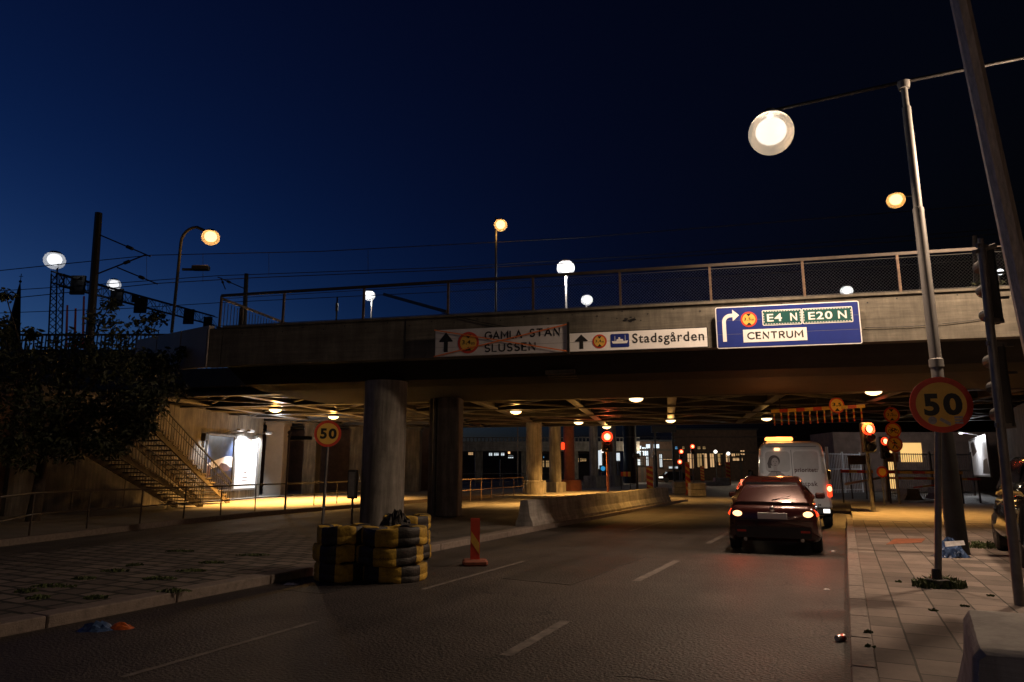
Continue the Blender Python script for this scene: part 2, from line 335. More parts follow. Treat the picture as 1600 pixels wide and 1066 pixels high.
def thing(name, label, cat, loc=(0, 0, 0), rz=0, group=None):
    o = bpy.data.objects.new(name, None); COL.objects.link(o); o.empty_display_size = .1
    o.location = loc; o.rotation_euler = (0, 0, rz); return tag(o, label, cat, group)
def struct(o): o['kind'] = 'structure'; return o
def dup(root, loc, rz=None, label=None):
    r = root.copy(); COL.objects.link(r); r.location = loc
    if rz is not None: r.rotation_euler = (0, 0, rz)
    if label: r['label'] = label
    for ch in list(root.children):
        c = ch.copy(); COL.objects.link(c); c.parent = r
        if c.type == 'LIGHT': pass
        for g in list(ch.children):
            d = g.copy(); COL.objects.link(d); d.parent = c
    return r
def light(name, loc, power, col, r=0.1, parent=None, spot=None, aim=None, blend=.6):
    l = bpy.data.lights.new(name, 'SPOT' if spot else 'POINT'); l.energy = power; l.color = col; l.shadow_soft_size = r
    o = bpy.data.objects.new(name, l); COL.objects.link(o); o.location = loc
    if spot:
        l.spot_size = math.radians(spot); l.spot_blend = blend
        if aim is not None: o.rotation_euler = Vector(aim).to_track_quat('-Z', 'Y').to_euler()
    if parent: o.parent = parent
    return o
_tc = {}
def text_geo(s, bold):
    k = (s, bold)
    if k in _tc: return _tc[k]
    cu = bpy.data.curves.new('t', 'FONT'); cu.body = s; cu.size = 1; cu.offset = bold; cu.resolution_u = 4; cu.space_character = 1.12
    o = bpy.data.objects.new('t', cu); COL.objects.link(o)
    dg = bpy.context.evaluated_depsgraph_get(); dg.update()
    me = bpy.data.meshes.new_from_object(o.evaluated_get(dg))
    r = ([(v.co.x, v.co.y) for v in me.vertices], [tuple(p.vertices) for p in me.polygons])
    bpy.data.objects.remove(o); bpy.data.curves.remove(cu); bpy.data.meshes.remove(me)
    _tc[k] = r; return r
def text(s, x0, z0, w, h, y, mtl, parent, bold=0.025, cx=None):
    """flat lettering in the x-z plane facing -y, fitted to width w and height h from (x0, z0)"""
    v, f = text_geo(s, bold)
    ax = min(p[0] for p in v); bx = max(p[0] for p in v); ay = min(p[1] for p in v); by = max(p[1] for p in v)
    b = MB(); b.add([(x0 + (p[0] - ax) / (bx - ax) * w, y, z0 + (p[1] - ay) / (by - ay) * h) for p in v], f)
    return b.build('lettering', mtl, parent)
def arcpts(cx, cz, rx, rz, a0, a1, n=12): return [(cx + rx * math.cos(math.radians(a0 + (a1 - a0) * k / n)), cz + rz * math.sin(math.radians(a0 + (a1 - a0) * k / n))) for k in range(n + 1)]
GLYPH = {'A': (.86, [[(0, 0), (.43, 1), (.86, 0)], [(.15, .33), (.71, .33)]]), 'M': (.98, [[(0, 0), (.06, 1), (.49, .3), (.92, 1), (.98, 0)]]), 'L': (.5, [[(0, 1), (0, 0), (.5, 0)]]),
    'T': (.72, [[(0, 1), (.72, 1)], [(.36, 1), (.36, 0)]]), 'N': (.72, [[(0, 0), (0, 1), (.72, 0), (.72, 1)]]), 'E': (.52, [[(.52, 1), (0, 1), (0, 0), (.52, 0)], [(0, .52), (.46, .52)]]),
    'U': (.7, [[(0, 1)] + arcpts(.35, .34, .35, .34, 180, 360) + [(.7, 1)]]), 'C': (.8, [arcpts(.5, .5, .5, .5, 48, 312, 20)]), 'G': (.9, [arcpts(.5, .5, .5, .5, 45, 350, 22) + [(.99, .46), (.6, .46)]]),
    'S': (.56, [arcpts(.28, .745, .26, .255, 30, 270, 12) + arcpts(.28, .25, .28, .25, 90, -150, 12)[1:]]), 'R': (.62, [[(0, 0), (0, 1), (.3, 1)] + arcpts(.32, .75, .27, .25, 90, -90, 10) + [(0, .5)], [(.3, .5), (.62, 0)]]), ' ': (.35, [])}
def strokes(s, x0, z0, w, h, y, mtl, parent, th=.13, gap=.36):
    tot = sum(GLYPH[c][0] for c in s) + gap * (len(s) - 1); kx = w / tot; x = 0; b = MB(); q = 0
    for c in s:
        for pl_ in GLYPH[c][1]:
            P = [Vector((x0 + (x + px) * kx, y - .0002 * (q % 5), z0 + pz * h)) for px, pz in pl_]; q += 1; t2 = th * h / 2
            L_, R_ = [], []
            for i, p in enumerate(P):
                d = (P[min(i + 1, len(P) - 1)] - P[max(i - 1, 0)]).normalized(); d0 = (p - P[i - 1]).normalized() if i else d
                nn = Vector((-d.z, 0, d.x)); n0 = Vector((-d0.z, 0, d0.x)); k = t2 / max(.45, nn.dot(n0)); L_.append(p + nn * k); R_.append(p - nn * k)
            e0 = (P[0] - P[1]).normalized() * t2 * .5; e1 = (P[-1] - P[-2]).normalized() * t2 * .5
            L_[0] += e0; R_[0] += e0; L_[-1] += e1; R_[-1] += e1
            n_ = len(P); b.add(L_ + R_, [(i, n_ + i, n_ + i + 1, i + 1) for i in range(n_ - 1)])
        x += GLYPH[c][0] + gap
    return b.build('lettering', mtl, parent)
def disc(cx, cz, r, seg=36, a0=0): return [(cx + r * math.cos(a0 + 2 * PI * k / seg), cz + r * math.sin(a0 + 2 * PI * k / seg)) for k in range(seg)]
def rrect(x0, z0, x1, z1, r, seg=5):
    P = []
    for (cx, cz, a) in ((x1 - r, z1 - r, 0), (x0 + r, z1 - r, PI / 2), (x0 + r, z0 + r, PI), (x1 - r, z0 + r, 1.5 * PI)):
        P += [(cx + r * math.cos(a + PI / 2 * k / seg), cz + r * math.sin(a + PI / 2 * k / seg)) for k in range(seg + 1)]
    return P

# ================================================================== GROUND
b = MB(); b.quad((-900, -300, -.004), (900, -300, -.004), (900, 1500, -.004), (-900, 1500, -.004)); struct(b.build('ground', M['asphalt_old']))
def roadpoly(name, pts, z0, z1, mtl, z=0):
    b = MB(); b.xy([(p[0], p[1]) for p in pts], z0, z1); o = b.build(name, mtl); o.rotation_euler = (0, 0, -RH); return struct(o)
NK, NM = -0.08, -7.3                                        # right kerb, median kerb
roadpoly('road', [(NM, -12), (NK, -12), (NK, 37), (NM, 37)], -.1, .004, M['asphalt'])
def strip(name, n0, s0, n1, s1, w, z=.008):
    p, q = Vector((n0, s0, 0)), Vector((n1, s1, 0)); d = (q - p).normalized(); x = Vector((d.y, -d.x, 0)) * w / 2
    b = MB(); k = max(2, int((q - p).length / .12)); P = []; random.seed(int(s0 * 31) + 5)
    for i in range(k + 1):
        c = p.lerp(q, i / k); e = w * .12
        P += [c - x * (1 + random.uniform(-.12, .12)) , c + x * (1 + random.uniform(-.12, .12))]
    b.add([(v.x, v.y, z) for v in P], [(2 * i, 2 * i + 1, 2 * i + 3, 2 * i + 2) for i in range(k)])
    o = b.build(name, M['line']); o.rotation_euler = (0, 0, -RH); return struct(o)
def NS(p): return (p[0] * math.cos(RH) - p[1] * math.sin(RH), p[0] * math.sin(RH) + p[1] * math.cos(RH))
def pixstrip(p, q, w):
    a, c = NS(G(*p)), NS(G(*q)); strip('lane_marking', a[0], a[1], c[0], c[1], w)
pixstrip((190, 1060), (495, 972), .06); pixstrip((660, 922), (818, 878), .07); pixstrip((985, 830), (1040, 815), .08)
pixstrip((790, 1026), (884, 972), .11); pixstrip((994, 909), (1058, 877), .12); pixstrip((1106, 850), (1150, 827), .12)
def patch(pts, z=.0065):
    random.seed(len(pts) + int(pts[0][1] * 10)); P = []
    for i in range(len(pts)):
        a, c = Vector(pts[i]).to_2d(), Vector(pts[(i + 1) % len(pts)]).to_2d()
        for k in range(8): q = a.lerp(c, k / 8); P.append((q.x + random.uniform(-.02, .02), q.y + random.uniform(-.02, .02)))
    roadpoly('road_patch', P, .001, z, M['asphalt_patch'])
patch([(-4.6, 9.3), (-3.5, 9.2), (-3.4, 12.6), (-4.5, 12.8)]); patch([(-1.7, 5.4), (-.62, 5.5), (-.66, 7.2), (-1.75, 7.1)], .0067); patch([(-6.9, 7.2), (-6.1, 7.2), (-6.0, 10.6), (-6.8, 10.7)], .0062)
# right pavement
roadpoly('pavement', [(NK + .18, -12), (14, -12), (14, 23), (NK + .18, 23)], -.1, .12, M['slab'])
for i, s0 in enumerate([-12 + .0 + k * 1.0 for k in range(36)]):
    b = MB(); b.box((NK + .09, s0 + .5, .012), (.177, .985, .224), 0, .012); o = b.build('kerb', M['granite']); o.rotation_euler = (0, 0, -RH); struct(o)
roadpoly('cross_path', [(NK + .18, 23.01), (14, 23.01), (14, 36), (NK + .18, 36)], -.1, .116, M['pave'])
# median: block paving in front, darker asphalt painting in the deck's shade behind
roadpoly('median', [(-13.2, -9), (NM - .3, -9), (NM - .3, 10.2), (-13.0, 13.4)], -.1, .12, M['sett'])
roadpoly('median_deck_shade', [(-13.0, 13.405), (NM - .3, 10.205), (NM - .3, 37), (-14.0, 40)], -.1, .116, M['asphalt_old'])
for k in range(30):
    b = MB(); b.box((NM - .15, -9 + k * 1.5 + .75, .01), (.297, 1.485, .226), 0, .012); o = b.build('kerb', M['granite']); o.rotation_euler = (0, 0, -RH); struct(o)
LK = [(-11.5, -14), (-13.4, -3), (-14.6, 3), (-16, 8.8), (-17.6, 14), (-18.5, 18.2), (-18.95, 27.8), (-18.6, 38.9), (-17.8, 50)]
roadpoly('left_pavement', [(-60, -14)] + [(n - .15, s) for n, s in LK] + [(-60, 50)], -.1, .13, M['pave'])
b = MB(); ring = []
for i in range(len(LK) - 1):
    (n0, s0), (n1, s1) = LK[i], LK[i + 1]; b.bar((n0, s0, .015), (n1, s1, .015), .22, .25)
o = b.build('kerb', M['granite']); o.rotation_euler = (0, 0, -RH); struct(o)
# island of the column row
roadpoly('column_island', [(-18.2, 35.2), (-14.6, 35.6), (-12.5, 47), (-12.5, 70), (-18.6, 70)], -.1, .15, M['pave'])

# ================================================================== BRIDGE
br = thing('concrete_bridge', 'weathered board-marked concrete road bridge carrying the three direction signs', 'bridge', B0, BR)
L = 27.0
b = MB(); b.yz([(0, 4.33), (0, 5.36), (.32, 5.36), (.32, 4.33)], 0, L)
# tie holes and spalls in the face
random.seed(3); b.m(1)
for k in range(44):
    x = .6 + k * .6; z = 5.28 if k % 2 else 5.2
    b.lathe([(.018, -.004), (.018, .0)], (x, -.002, z + random.uniform(-.02, .02)), 8, 'y')
for k in range(16):
    x, z = 11.0 + random.uniform(-.35, .35), 5.08 + random.uniform(-.06, .06); r = random.uniform(.02, .06)
    b.xz([(x + r * random.uniform(.5, 1.2) * math.cos(t * PI / 4), z + r * .6 * random.uniform(.5, 1.2) * math.sin(t * PI / 4)) for t in range(8)], -.004, -.001)
par = b.build('parapet', [M['face'], M['black']], br)
b = MB(); b.yz([(-.05, 5.362), (-.05, 5.42), (.37, 5.42), (.37, 5.362)], 0, L); b.build('coping', M['face'], br)
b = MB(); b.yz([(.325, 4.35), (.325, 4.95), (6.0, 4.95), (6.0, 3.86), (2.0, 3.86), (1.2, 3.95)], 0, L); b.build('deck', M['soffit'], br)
# slack cable, rust runs below the railing posts and expansion joints on the face
q0, q1 = bpix(690, 489, .03), bpix(905, 522, .03); b = MB(); b.tube([q0.lerp(q1, k / 10) - Vector((0, 0, .1 * math.sin(PI * k / 10))) - B0 for k in range(11)], .011, 6)
o = b.build('slack_cable', M['cable']); o.location = B0; tag(o, 'slack black cable sagging across the bridge face above the white signs', 'cable')
q0, q1 = bpix(1352, 512, .03), bpix(1540, 498, .03); b = MB(); b.tube([q0.lerp(q1, k / 10) - Vector((0, 0, .05 * math.sin(PI * k / 10))) - B0 for k in range(11)], .008, 6)
o = b.build('slack_cable', M['cable']); o.location = B0; tag(o, 'thin black cable on the bridge face right of the blue sign', 'cable')
for x in (5.3, 14.9, 24.0):
    b = MB(); b.box((x, -.003, 4.845), (.018, .012, 1.02)); b.build('expansion_joint', M['black'], br)
# vents under the face (ribbed block at the soffit)
b = MB()
for k in range(5): b.box((9.15, .9 + k * .32, 4.0 - .02 * k), (.75, .14, .1))
b.build('ribbed_bracket', M['face'], br)
# side cladding at the left end, receding
pl = thing('cladding_wall', 'pale grey panel wall stepping back from the bridge corner behind the tree', 'wall', B0, 0)
p0 = A(332, 509, 18.4) - B0; p1 = A(217, 532, 23.0) - B0
for k in range(3):
    a = p0.lerp(p1, k / 3 + .006); c = p0.lerp(p1, (k + 1) / 3 - .006); h = [1.15, 1.0, .95][k]
    n = (c - a).cross(Vector((0, 0, 1))).normalized() * .08; P = []
    for q in (a, c): P += [q + n, q - n, q - n - Vector((0, 0, h)), q + n - Vector((0, 0, h))]
    bb = MB(); bb.add(P, [(0, 1, 2, 3), (7, 6, 5, 4), (0, 4, 5, 1), (1, 5, 6, 2), (2, 6, 7, 3), (3, 7, 4, 0)]); bb.build('panel', M['panelc'], pl)
bb = MB(); bb.yz([(0, 4.33), (0, 5.38), (.3, 5.38), (.3, 4.33)], -.5, -.02); o = bb.build('end_block', M['face'], br)
# railing with chain link
rl = thing('bridge_railing', 'rusty steel railing with chain link mesh along the top of the concrete bridge', 'railing', B0, BR)
postpx = [345, 443, 568, 700, 833, 970, 1112, 1259, 1410, 1553, 1712]
ZR0, ZR1 = 5.42, 6.34
xs = []
for px in postpx:
    q = bpix(px, 480, -.15); xs.append((q - B0).dot(BE))
for x in xs:
    b = MB(); b.box((x, .15, (ZR0 + ZR1) / 2), (.055, .055, ZR1 - ZR0)); b.box((x, .15, ZR0 + .01), (.14, .14, .02)); b.build('post', M['rail'], rl)
b = MB(); b.bar((xs[0], .15, ZR1), (xs[-1], .15, ZR1), .06, .07); b.build('top_rail', M['brownrail'], rl)
b = MB(); b.tube([(xs[0], .15, ZR1 - .09), (xs[-1], .15, ZR1 - .09)], .008, 5); b.tube([(xs[0], .15, ZR0 + .06), (xs[-1], .15, ZR0 + .06)], .008, 5); b.build('tension_wire', M['wire'], rl)
for i in range(3, len(xs) - 1):
    b = MB(); x0, x1 = xs[i] + .03, xs[i + 1] - .03; h = ZR1 - .09 - ZR0 - .06; z0 = ZR0 + .06; st = .075
    k = -int(h / st) - 1
    while x0 + k * st < x1:
        for sg in (1, -1):
            a0 = x0 + k * st; a, c = a0, a0 + h
            ta = max(0, x0 - a); tb = min(h, x1 - a)
            if tb - ta > .02:
                za, zb = (z0 + ta, z0 + tb) if sg > 0 else (z0 + h - ta, z0 + h - tb)
                b.tube([(a + ta, .15 + .003 * sg, za), (a + tb, .15 + .003 * sg, zb)], .0018, 3, False)
        k += 1
    b.build('chain_link_mesh', M['wire'], rl)
# ramp balustrade running back from the corner
rp = thing('ramp_balustrade', 'brown balustrade of upright bars running back from the left corner of the bridge railing', 'railing', B(xs[0], .2, 0), BR)
Lb = 12.0
b = MB(); b.bar((0, 0, ZR1 - .08), (0, Lb, ZR1 - .08), .06, .06); b.build('handrail', M['rail'], rp)
for k in range(6):
    b = MB(); b.box((0, .9 + k * 2.1, ZR0 + .4), (.12, .05, .8)); b.build('post', M['rail'], rp)
b = MB()
for k in range(80): b.box((0, .12 + k * .148, ZR0 + .36), (.014, .014, .78))
b.build('bar_infill', M['rail'], rp)
st = A(600, 460, 20.0); en = A(697, 487, 18.2)
b = MB(); b.bar(st, en, .07, .09); tag(b.build('diagonal_stay', M['brownrail']), 'dark sloping steel stay behind the bridge railing', 'stay')

# ---- steel railway bridge behind
sb = thing('steel_bridge', 'dark lattice-braced steel bridge behind the concrete bridge with lamps beneath it', 'bridge', B0, BR)
b = MB(); b.yz([(6.3, 4.98), (6.3, 5.1), (27.5, 5.1), (27.5, 4.98)], -26, 40); b.build('deck_plate', M['steel'], sb)
gy = [6.6, 10.6, 14.8, 19.0, 23.2, 27.2]
for i, y in enumerate(gy):
    zb = 4.3
    b = MB(); b.yz([(y - .012, zb + .03), (y - .012, 4.978), (y + .012, 4.978), (y + .012, zb + .03)], -26, 40)
    b.yz([(y - .17, zb), (y - .17, zb + .03), (y + .17, zb + .03), (y + .17, zb)], -26, 40)
    b.build('girder', M['steel'], sb)
for i in range(len(gy) - 1):
    ya, yb = gy[i] + .2, gy[i + 1] - .2
    b2 = MB()
    for k in range(16):
        x = -24 + k * 4; b = MB()
        b.box((x, (ya + yb) / 2, 4.36), (.36, yb - ya, .05)); b.box((x, (ya + yb) / 2, 4.595), (.02, yb - ya, .42)); b.build('cross_beam', M['steellight'], sb)
        b2.bar((x + .2, ya, 4.36), (x + 3.8, yb, 4.36), .1, .07); b2.bar((x + .2, yb, 4.45), (x + 3.8, ya, 4.45), .08, .07)
    b2.build('lattice_bracing', M['steellight'], sb)
# parapet of the steel bridge toward the left, seen between tree and panel wall
b = MB(); b.yz([(6.1, 4.6), (6.1, 5.3), (6.28, 5.3), (6.28, 4.6)], -26, -.8); b.build('edge_beam', M['darksteel'], sb)
b = MB()
for k in range(110): b.box((-26 + k * .23, 6.2, 5.66), (.05, .03, .7))
b.bar((-26, 6.2, 6.02), (-.9, 6.2, 6.02), .06, .06); b.build('side_railing', M['darksteel'], sb)

# ---- pillars
def round_pillar(name, lab, p, r, z0, z1, mtl, plinth=None, seg=28, grp=None, taper=1.0):
    t = thing(name, lab, 'pillar', p, 0, grp)
    b = MB(); b.lathe([(r * taper, z0), (r * taper * .998, (z0 + z1) / 2), (r, z1)], (0, 0, 0), seg); b.build('shaft', mtl, t, True)
    if plinth:
        b = MB(); b.lathe([(plinth[0], 0), (plinth[0], plinth[1] - .06), (plinth[0] - .06, plinth[1])], (0, 0, 0), 20 if plinth[2] else 4); b.build('plinth', mtl, t)
    return t
q = G(590, 826, .116); round_pillar('bridge_pillar', 'thick round concrete pillar rising behind the striped tyre stacks', (q.x, q.y + .5, 0), .56, .1, 3.87, M['pillar'])
t = thing('bridge_pillar', 'pair of flat concrete piers with a drainpipe between, behind the round pillar', 'pillar', (G(690, 808, .116).x, G(690, 808, .116).y + .5, 0), -.1)
b = MB(); b.box((.18, 0, 2.05), (.72, .8, 3.9), 0, .04); b.build('shaft', M['pillar'], t)
b = MB(); b.box((-.36, .25, 2.05), (.3, .7, 3.9), 0, .03); b.build('shaft', M['pillar'], t)
b = MB(); b.tube([(-.28, -.2, .1), (-.28, -.2, 4)], .07, 10); b.build('drainpipe', M['pole'], t, True)
def colpix(cx, by, wpx, lab, mtl, pl=None, seg=26, topz=4.97):
    q = G(cx, by, .15); r = wpx / 2 * q.y / 1095
    return round_pillar('bridge_column', lab, (q.x, q.y, 0), r, .1, topz, mtl, pl, seg, 'columns of the far steel bridge')
colpix(835, 772, 25, 'round concrete column lit yellow, nearest of the far column row', M['pillar'], (.72, .95, 1))
colpix(868, 769, 19, 'slim grey column between the yellow lit column and the dark red one', M['pillar'], (.7, .8, 0))
colpix(890, 767, 17, 'dark red round column in the far column row', M['terra'], (.85, .9, 1))
colpix(929, 762, 14, 'pale round column left of the red traffic signal', M['pillar'], (.9, 1.1, 0), topz=6.5)
colpix(958, 759, 13, 'pale round column just right of the red traffic signal pole', M['pillar'], (.95, 1.1, 0), topz=6.5)
colpix(986, 755, 21, 'broad black column right of the pale round columns', M['darksteel'], topz=6.5)

# ---- left side: walls, recess, piers
wa = Vector((-15.9, 22.0, 0)); wb = Vector((-13.9, 38.4, 0)); wh = math.atan2(wb.y - wa.y, wb.x - wa.x)
lw = thing('retaining_wall', 'streaked concrete retaining wall behind the stairs and the lit posters', 'wall', wa, wh)
b = MB(); b.box(((wb - wa).length / 2, .25, 2.2), ((wb - wa).length, .5, 4.4)); b.build('wall_face', M['wall'], lw)
b = MB(); b.box((-12, .3, 2.2), (23.9, .4, 4.4)); b.build('wall_face', M['brick'], lw)
for k in range(1, 6):
    b = MB(); b.box((k * 2.75, -.005, 2.2), (.02, .012, 4.3)); b.build('joint', M['black'], lw)
rw = thing('recess_wall', 'dark back wall of the recess beyond the lit posters', 'wall', A(412, 735, 50) * 1.0, 0)
rw.location.z = 0
x1 = A(690, 735, 50).x - rw.location.x
b = MB(); b.box((x1 / 2, .3, 2.4), (x1 + 2, .5, 4.8)); b.build('wall_face', M['brick'], rw)
def pier(px0, px1, Y, lab, mtl, d=1.2):
    a, c = A(px0, 735, Y), A(px1, 735, Y)
    t = thing('abutment_pier', lab, 'pier', ((a.x + c.x) / 2, Y, 0)); b = MB(); b.box((0, d / 2, 2.45), (c.x - a.x, d, 4.9), 0, .03); b.build('shaft', mtl, t)
    b = MB(); b.box((0, d / 2, 4.35), (c.x - a.x + .12, d + .12, .25)); b.build('cap', mtl, t); return t
pier(472, 492, 42, 'streaked pier lit yellow right of the dark recess', M['wall'])
pier(545, 565, 45, 'orange lit pier left of the round pillar', M['wall'])
pier(625, 655, 47, 'broad dim pier between the round pillar and the flat piers', M['wall'])
pier(412, 440, 41, 'dark bluish pier just right of the lit posters', M['panelc'])

# stairs
sA = Vector((-13.75, 31.0, .13)); sB = Vector((-14.35, 24.6, 3.35))
stv = thing('steel_stair', 'open steel stair with sawtooth stringers climbing in front of the retaining wall', 'stair', sA, math.atan2(sB.y - sA.y, sB.x - sA.x))
run = math.hypot(sB.x - sA.x, sB.y - sA.y); N = 18; dr, dz = run / N, (sB.z - sA.z) / N
for off in (0, 1.3):                                       # local +y is toward the road side after the turn
    b = MB(); poly = []
    for k in range(N): poly += [(k * dr, k * dz + .02), (k * dr, (k + 1) * dz)]
    poly += [(run, N * dz)]
    low = [(run, N * dz - .3), (.25, 0.0)]
    # sawtooth built as one plate per step plus a sloping flat bar
    for k in range(N):
        b.xz([(k * dr, k * dz - .12), (k * dr, (k + 1) * dz), ((k + 1) * dr, (k + 1) * dz), ((k + 1) * dr, (k + 1) * dz - .12)], off - .012, off + .012)
    b.bar((0, off, -.05), (run, off, N * dz - .15), .05, .14); b.build('stringer', M['wood'], stv)
for k in range(N):
    b = MB(); b.box((k * dr + dr * .5, .65, (k + 1) * dz + .02), (dr * 1.05, 1.4, .045)); b.build('tread', M['wood'], stv)
for off in (-.02, 1.32):
    b = MB(); b.bar((0, off, .95), (run, off, N * dz + .95), .045, .045); b.bar((0, off, .65), (run, off, N * dz + .65), .025, .025); b.build('handrail', M['darksteel'], stv)
    b = MB()
    for k in range(N * 2): b.box((k * dr / 2 + .05, off, k * dz / 2 + .52), (.018, .018, .9))
    b.build('bar_infill', M['darksteel'], stv)
# second flight further left
st2 = dup(stv, sA + Vector((.55, -3.3, -.02)), None, 'second sawtooth stair flight, lower and nearer than the one beside the posters')
st2.scale = (1, .8, .75)
# lintel and post at far left
t = thing('portal_frame', 'dark concrete portal with a pale post at the far left beneath the tree', 'portal', (A(72, 735, 26).x, 26, 0))
b = MB(); b.box((0, 0, 1.1), (.38, .4, 2.0)); b.build('post', M['panelc'], t)
b = MB(); b.box((-1.6, .1, 2.75), (4.2, .5, .45)); b.build('lintel', M['panelc'], t)
b = MB(); b.box((-3.6, .1, 1.3), (1.0, .5, 2.4)); b.build('wall_face', M['brick'], t)

# billboard on the left wall
def wallpt(px):                                             # x along the wall for a pixel column
    d = ray(px, 735); dx, dy = wb.x - wa.x, wb.y - wa.y
    t = (wa.x * d.y - wa.y * d.x) / (dy * d.x - dx * d.y); return t * (wb - wa).length
x0, x1, x2 = wallpt(319), wallpt(361), wallpt(398)
bb = thing('billboard', 'floodlit frame with a dark photo poster and a white poster on the left wall', 'billboard', wa, wh)
Z0, Z1 = .62, 3.2
def frm(b, xa, xb, za, zb, y, w=.09, d=.1):
    b.box(((xa + xb) / 2, y, zb + w / 2), (xb - xa + 2 * w, d, w)); b.box(((xa + xb) / 2, y, za - w / 2), (xb - xa + 2 * w, d, w))
    b.box((xa - w / 2, y, (za + zb) / 2), (w, d, zb - za)); b.box((xb + w / 2, y, (za + zb) / 2), (w, d, zb - za))
b = MB(); frm(b, x0, x1 - .05, Z0, Z1, -.07); frm(b, x1 + .15, x2, Z0, Z1, -.072); b.build('frame', M['galv'], bb)
b = MB(); W1 = x1 - .05 - x0
b.quad((x0, -.06, Z0), (x1 - .05, -.06, Z0), (x1 - .05, -.06, Z1), (x0, -.06, Z1)); ps = b.build('poster', M['poster_blue'], bb)
def P1(u, v): return (x0 + W1 * u, Z0 + (Z1 - Z0) * v)
b = MB(); b.xz([P1(0, .47), P1(.35, .55), P1(.7, .62), P1(1, .62), P1(1, .42), P1(.4, .42), P1(0, .36)], -.066, -.062); b.build('poster_print', M['poster_white'], ps)
b = MB(); b.xz([P1(0, 0), P1(1, 0), P1(1, .36), P1(.6, .33), P1(.25, .24), P1(0, .2)], -.07, -.066); b.build('poster_print', M['poster_dark'], ps)
b = MB(); b.xz([P1(0, .2), P1(.2, .27), P1(.14, .45), P1(0, .45)], -.074, -.071); b.xz([P1(.45, .42), P1(.55, .5), P1(.75, .48), P1(.95, .4), P1(.8, .34), P1(.6, .36)], -.074, -.071); b.build('poster_print', M['poster_skin'], ps)
b = MB(); b.quad((x1 + .15, -.06, Z0), (x2, -.06, Z0), (x2, -.06, Z1), (x1 + .15, -.06, Z1)); ps2 = b.build('poster', M['poster_white'], bb)
b = MB(); cx = (x1 + .15 + x2) / 2
ro = [(cx + .2 * math.cos(t), Z0 + .95 + .2 * math.sin(t)) for t in [PI * .7 - k * PI * 1.45 / 14 for k in range(15)]]
ri = [(cx + .13 * math.cos(t), Z0 + .95 + .13 * math.sin(t)) for t in [PI * .7 - k * PI * 1.45 / 14 for k in range(15)]]
for k in range(14): b.xz([ro[k], ri[k], ri[k + 1], ro[k + 1]], -.066, -.062)
b.box((cx, -.064, Z0 + .55), (.5, .004, .05)); b.box((cx, -.064, Z0 + .42), (.6, .004, .04)); b.build('poster_print', M['poster_skin'], ps2)
for k, xx in enumerate(((x0 + x1) / 2 + .3, x1 + .1, x2 - .4)):
    b = MB(); b.bar((xx, -.02, Z1 + .18), (xx, -.75, Z1 + .34), .04, .04); b.box((xx, -.85, Z1 + .33), (.42, .2, .1)); sp_ = b.build('spot_lamp', M['galv'], bb)
    b = MB(); b.box((xx, -.84, Z1 + .272), (.36, .15, .01)); b.build('lens', M['e_white'], sp_)
light('poster_light', (x1 + .75, -.95, Z1 + .2), 900, (.86, .93, 1), .12, bb, 105, (0, .8, -1), .5)
light('poster_light', (x2 + .1, -.95, Z1 + .2), 700, (.86, .93, 1), .12, bb, 100, (0, .8, -1), .5)
light('poster_light', (x2 - 1.2, -1.8, Z1 + .4), 110, (.86, .93, 1), .12, bb)
light('poster_light', (x0 - .3, -.8, Z1 - .3), 160, (.9, .93, 1), .12, bb, 90, (-.1, 1, -.8), .8)
b = MB(); b.box((x0 - .35, -.12, Z1 - .1), (.3, .22, .34), 0, .02); b.tube([(x0 - .35, -.1, Z1 - .28), (x0 - .35, -.1, Z1 - .6)], .05, 8); tag(b.build('junction_box', M['darksteel'], None), 'small grey box on the wall at the upper left of the posters', 'box'); bpy.data.objects['junction_box'].location = wa; bpy.data.objects['junction_box'].rotation_euler = (0, 0, wh)

# fence on the left pavement
fn = thing('guard_rail', 'two-rail tubular steel guard rail along the left pavement edge', 'railing')
fp = [G(x, y, .13) for x, y in ((-60, 872), (45, 838), (135, 826), (218, 819), (286, 811), (344, 806), (398, 799), (446, 795), (490, 790), (526, 787), (565, 783))]
def railing(root, pts, h, mtl, rails=(1.0, .5), rp=.022, rr=.025, pname='post'):
    for p in pts:
        b = MB(); b.tube([p, p + Vector((random.uniform(-.02, .02), 0, h))], rp, 8); b.build(pname, mtl, root, True)
    for k, f in enumerate(rails):
        b = MB(); b.tube([p + Vector((0, 0, h * f)) for p in pts], rr if k == 0 else rr * .8, 8); b.build('rail', mtl, root, True)
railing(fn, fp, .92, M['brownrail'])
fn = thing('guard_rail', 'tubular guard rail on the pavement right of the flat piers', 'railing')
railing(fn, [G(x, y, .13) for x, y in ((718, 785), (735, 783), (752, 781), (768, 779), (786, 777), (803, 775), (818, 773))], 1.0, M['rail'])
fn = thing('guard_rail', 'farther thin guard rail behind the one right of the flat piers', 'railing')
railing(fn, [G(x, y, .05) for x, y in ((720, 770), (752, 768), (785, 766), (815, 764), (850, 762), (880, 760))], 1.25, M['galv'])
pq = G(445, 797, .13); t = thing('street_name_post', 'thin post with a small dark plate standing at the left guard rail', 'sign post', pq)
b = MB(); b.tube([(0, 0, 0), (0, 0, 2.75)], .035, 10); b.build('post', M['galv'], t, True)
b = MB(); b.ball((0, 0, 2.8), .07); b.lathe([(.06, 2.62), (.06, 2.68)]); b.build('finial', M['galv'], t, True)
b = MB(); b.box((.45, 0, 2.6), (.8, .03, .14)); b.build('plate', M['black'], t)
pq = G(552, 790, .13)
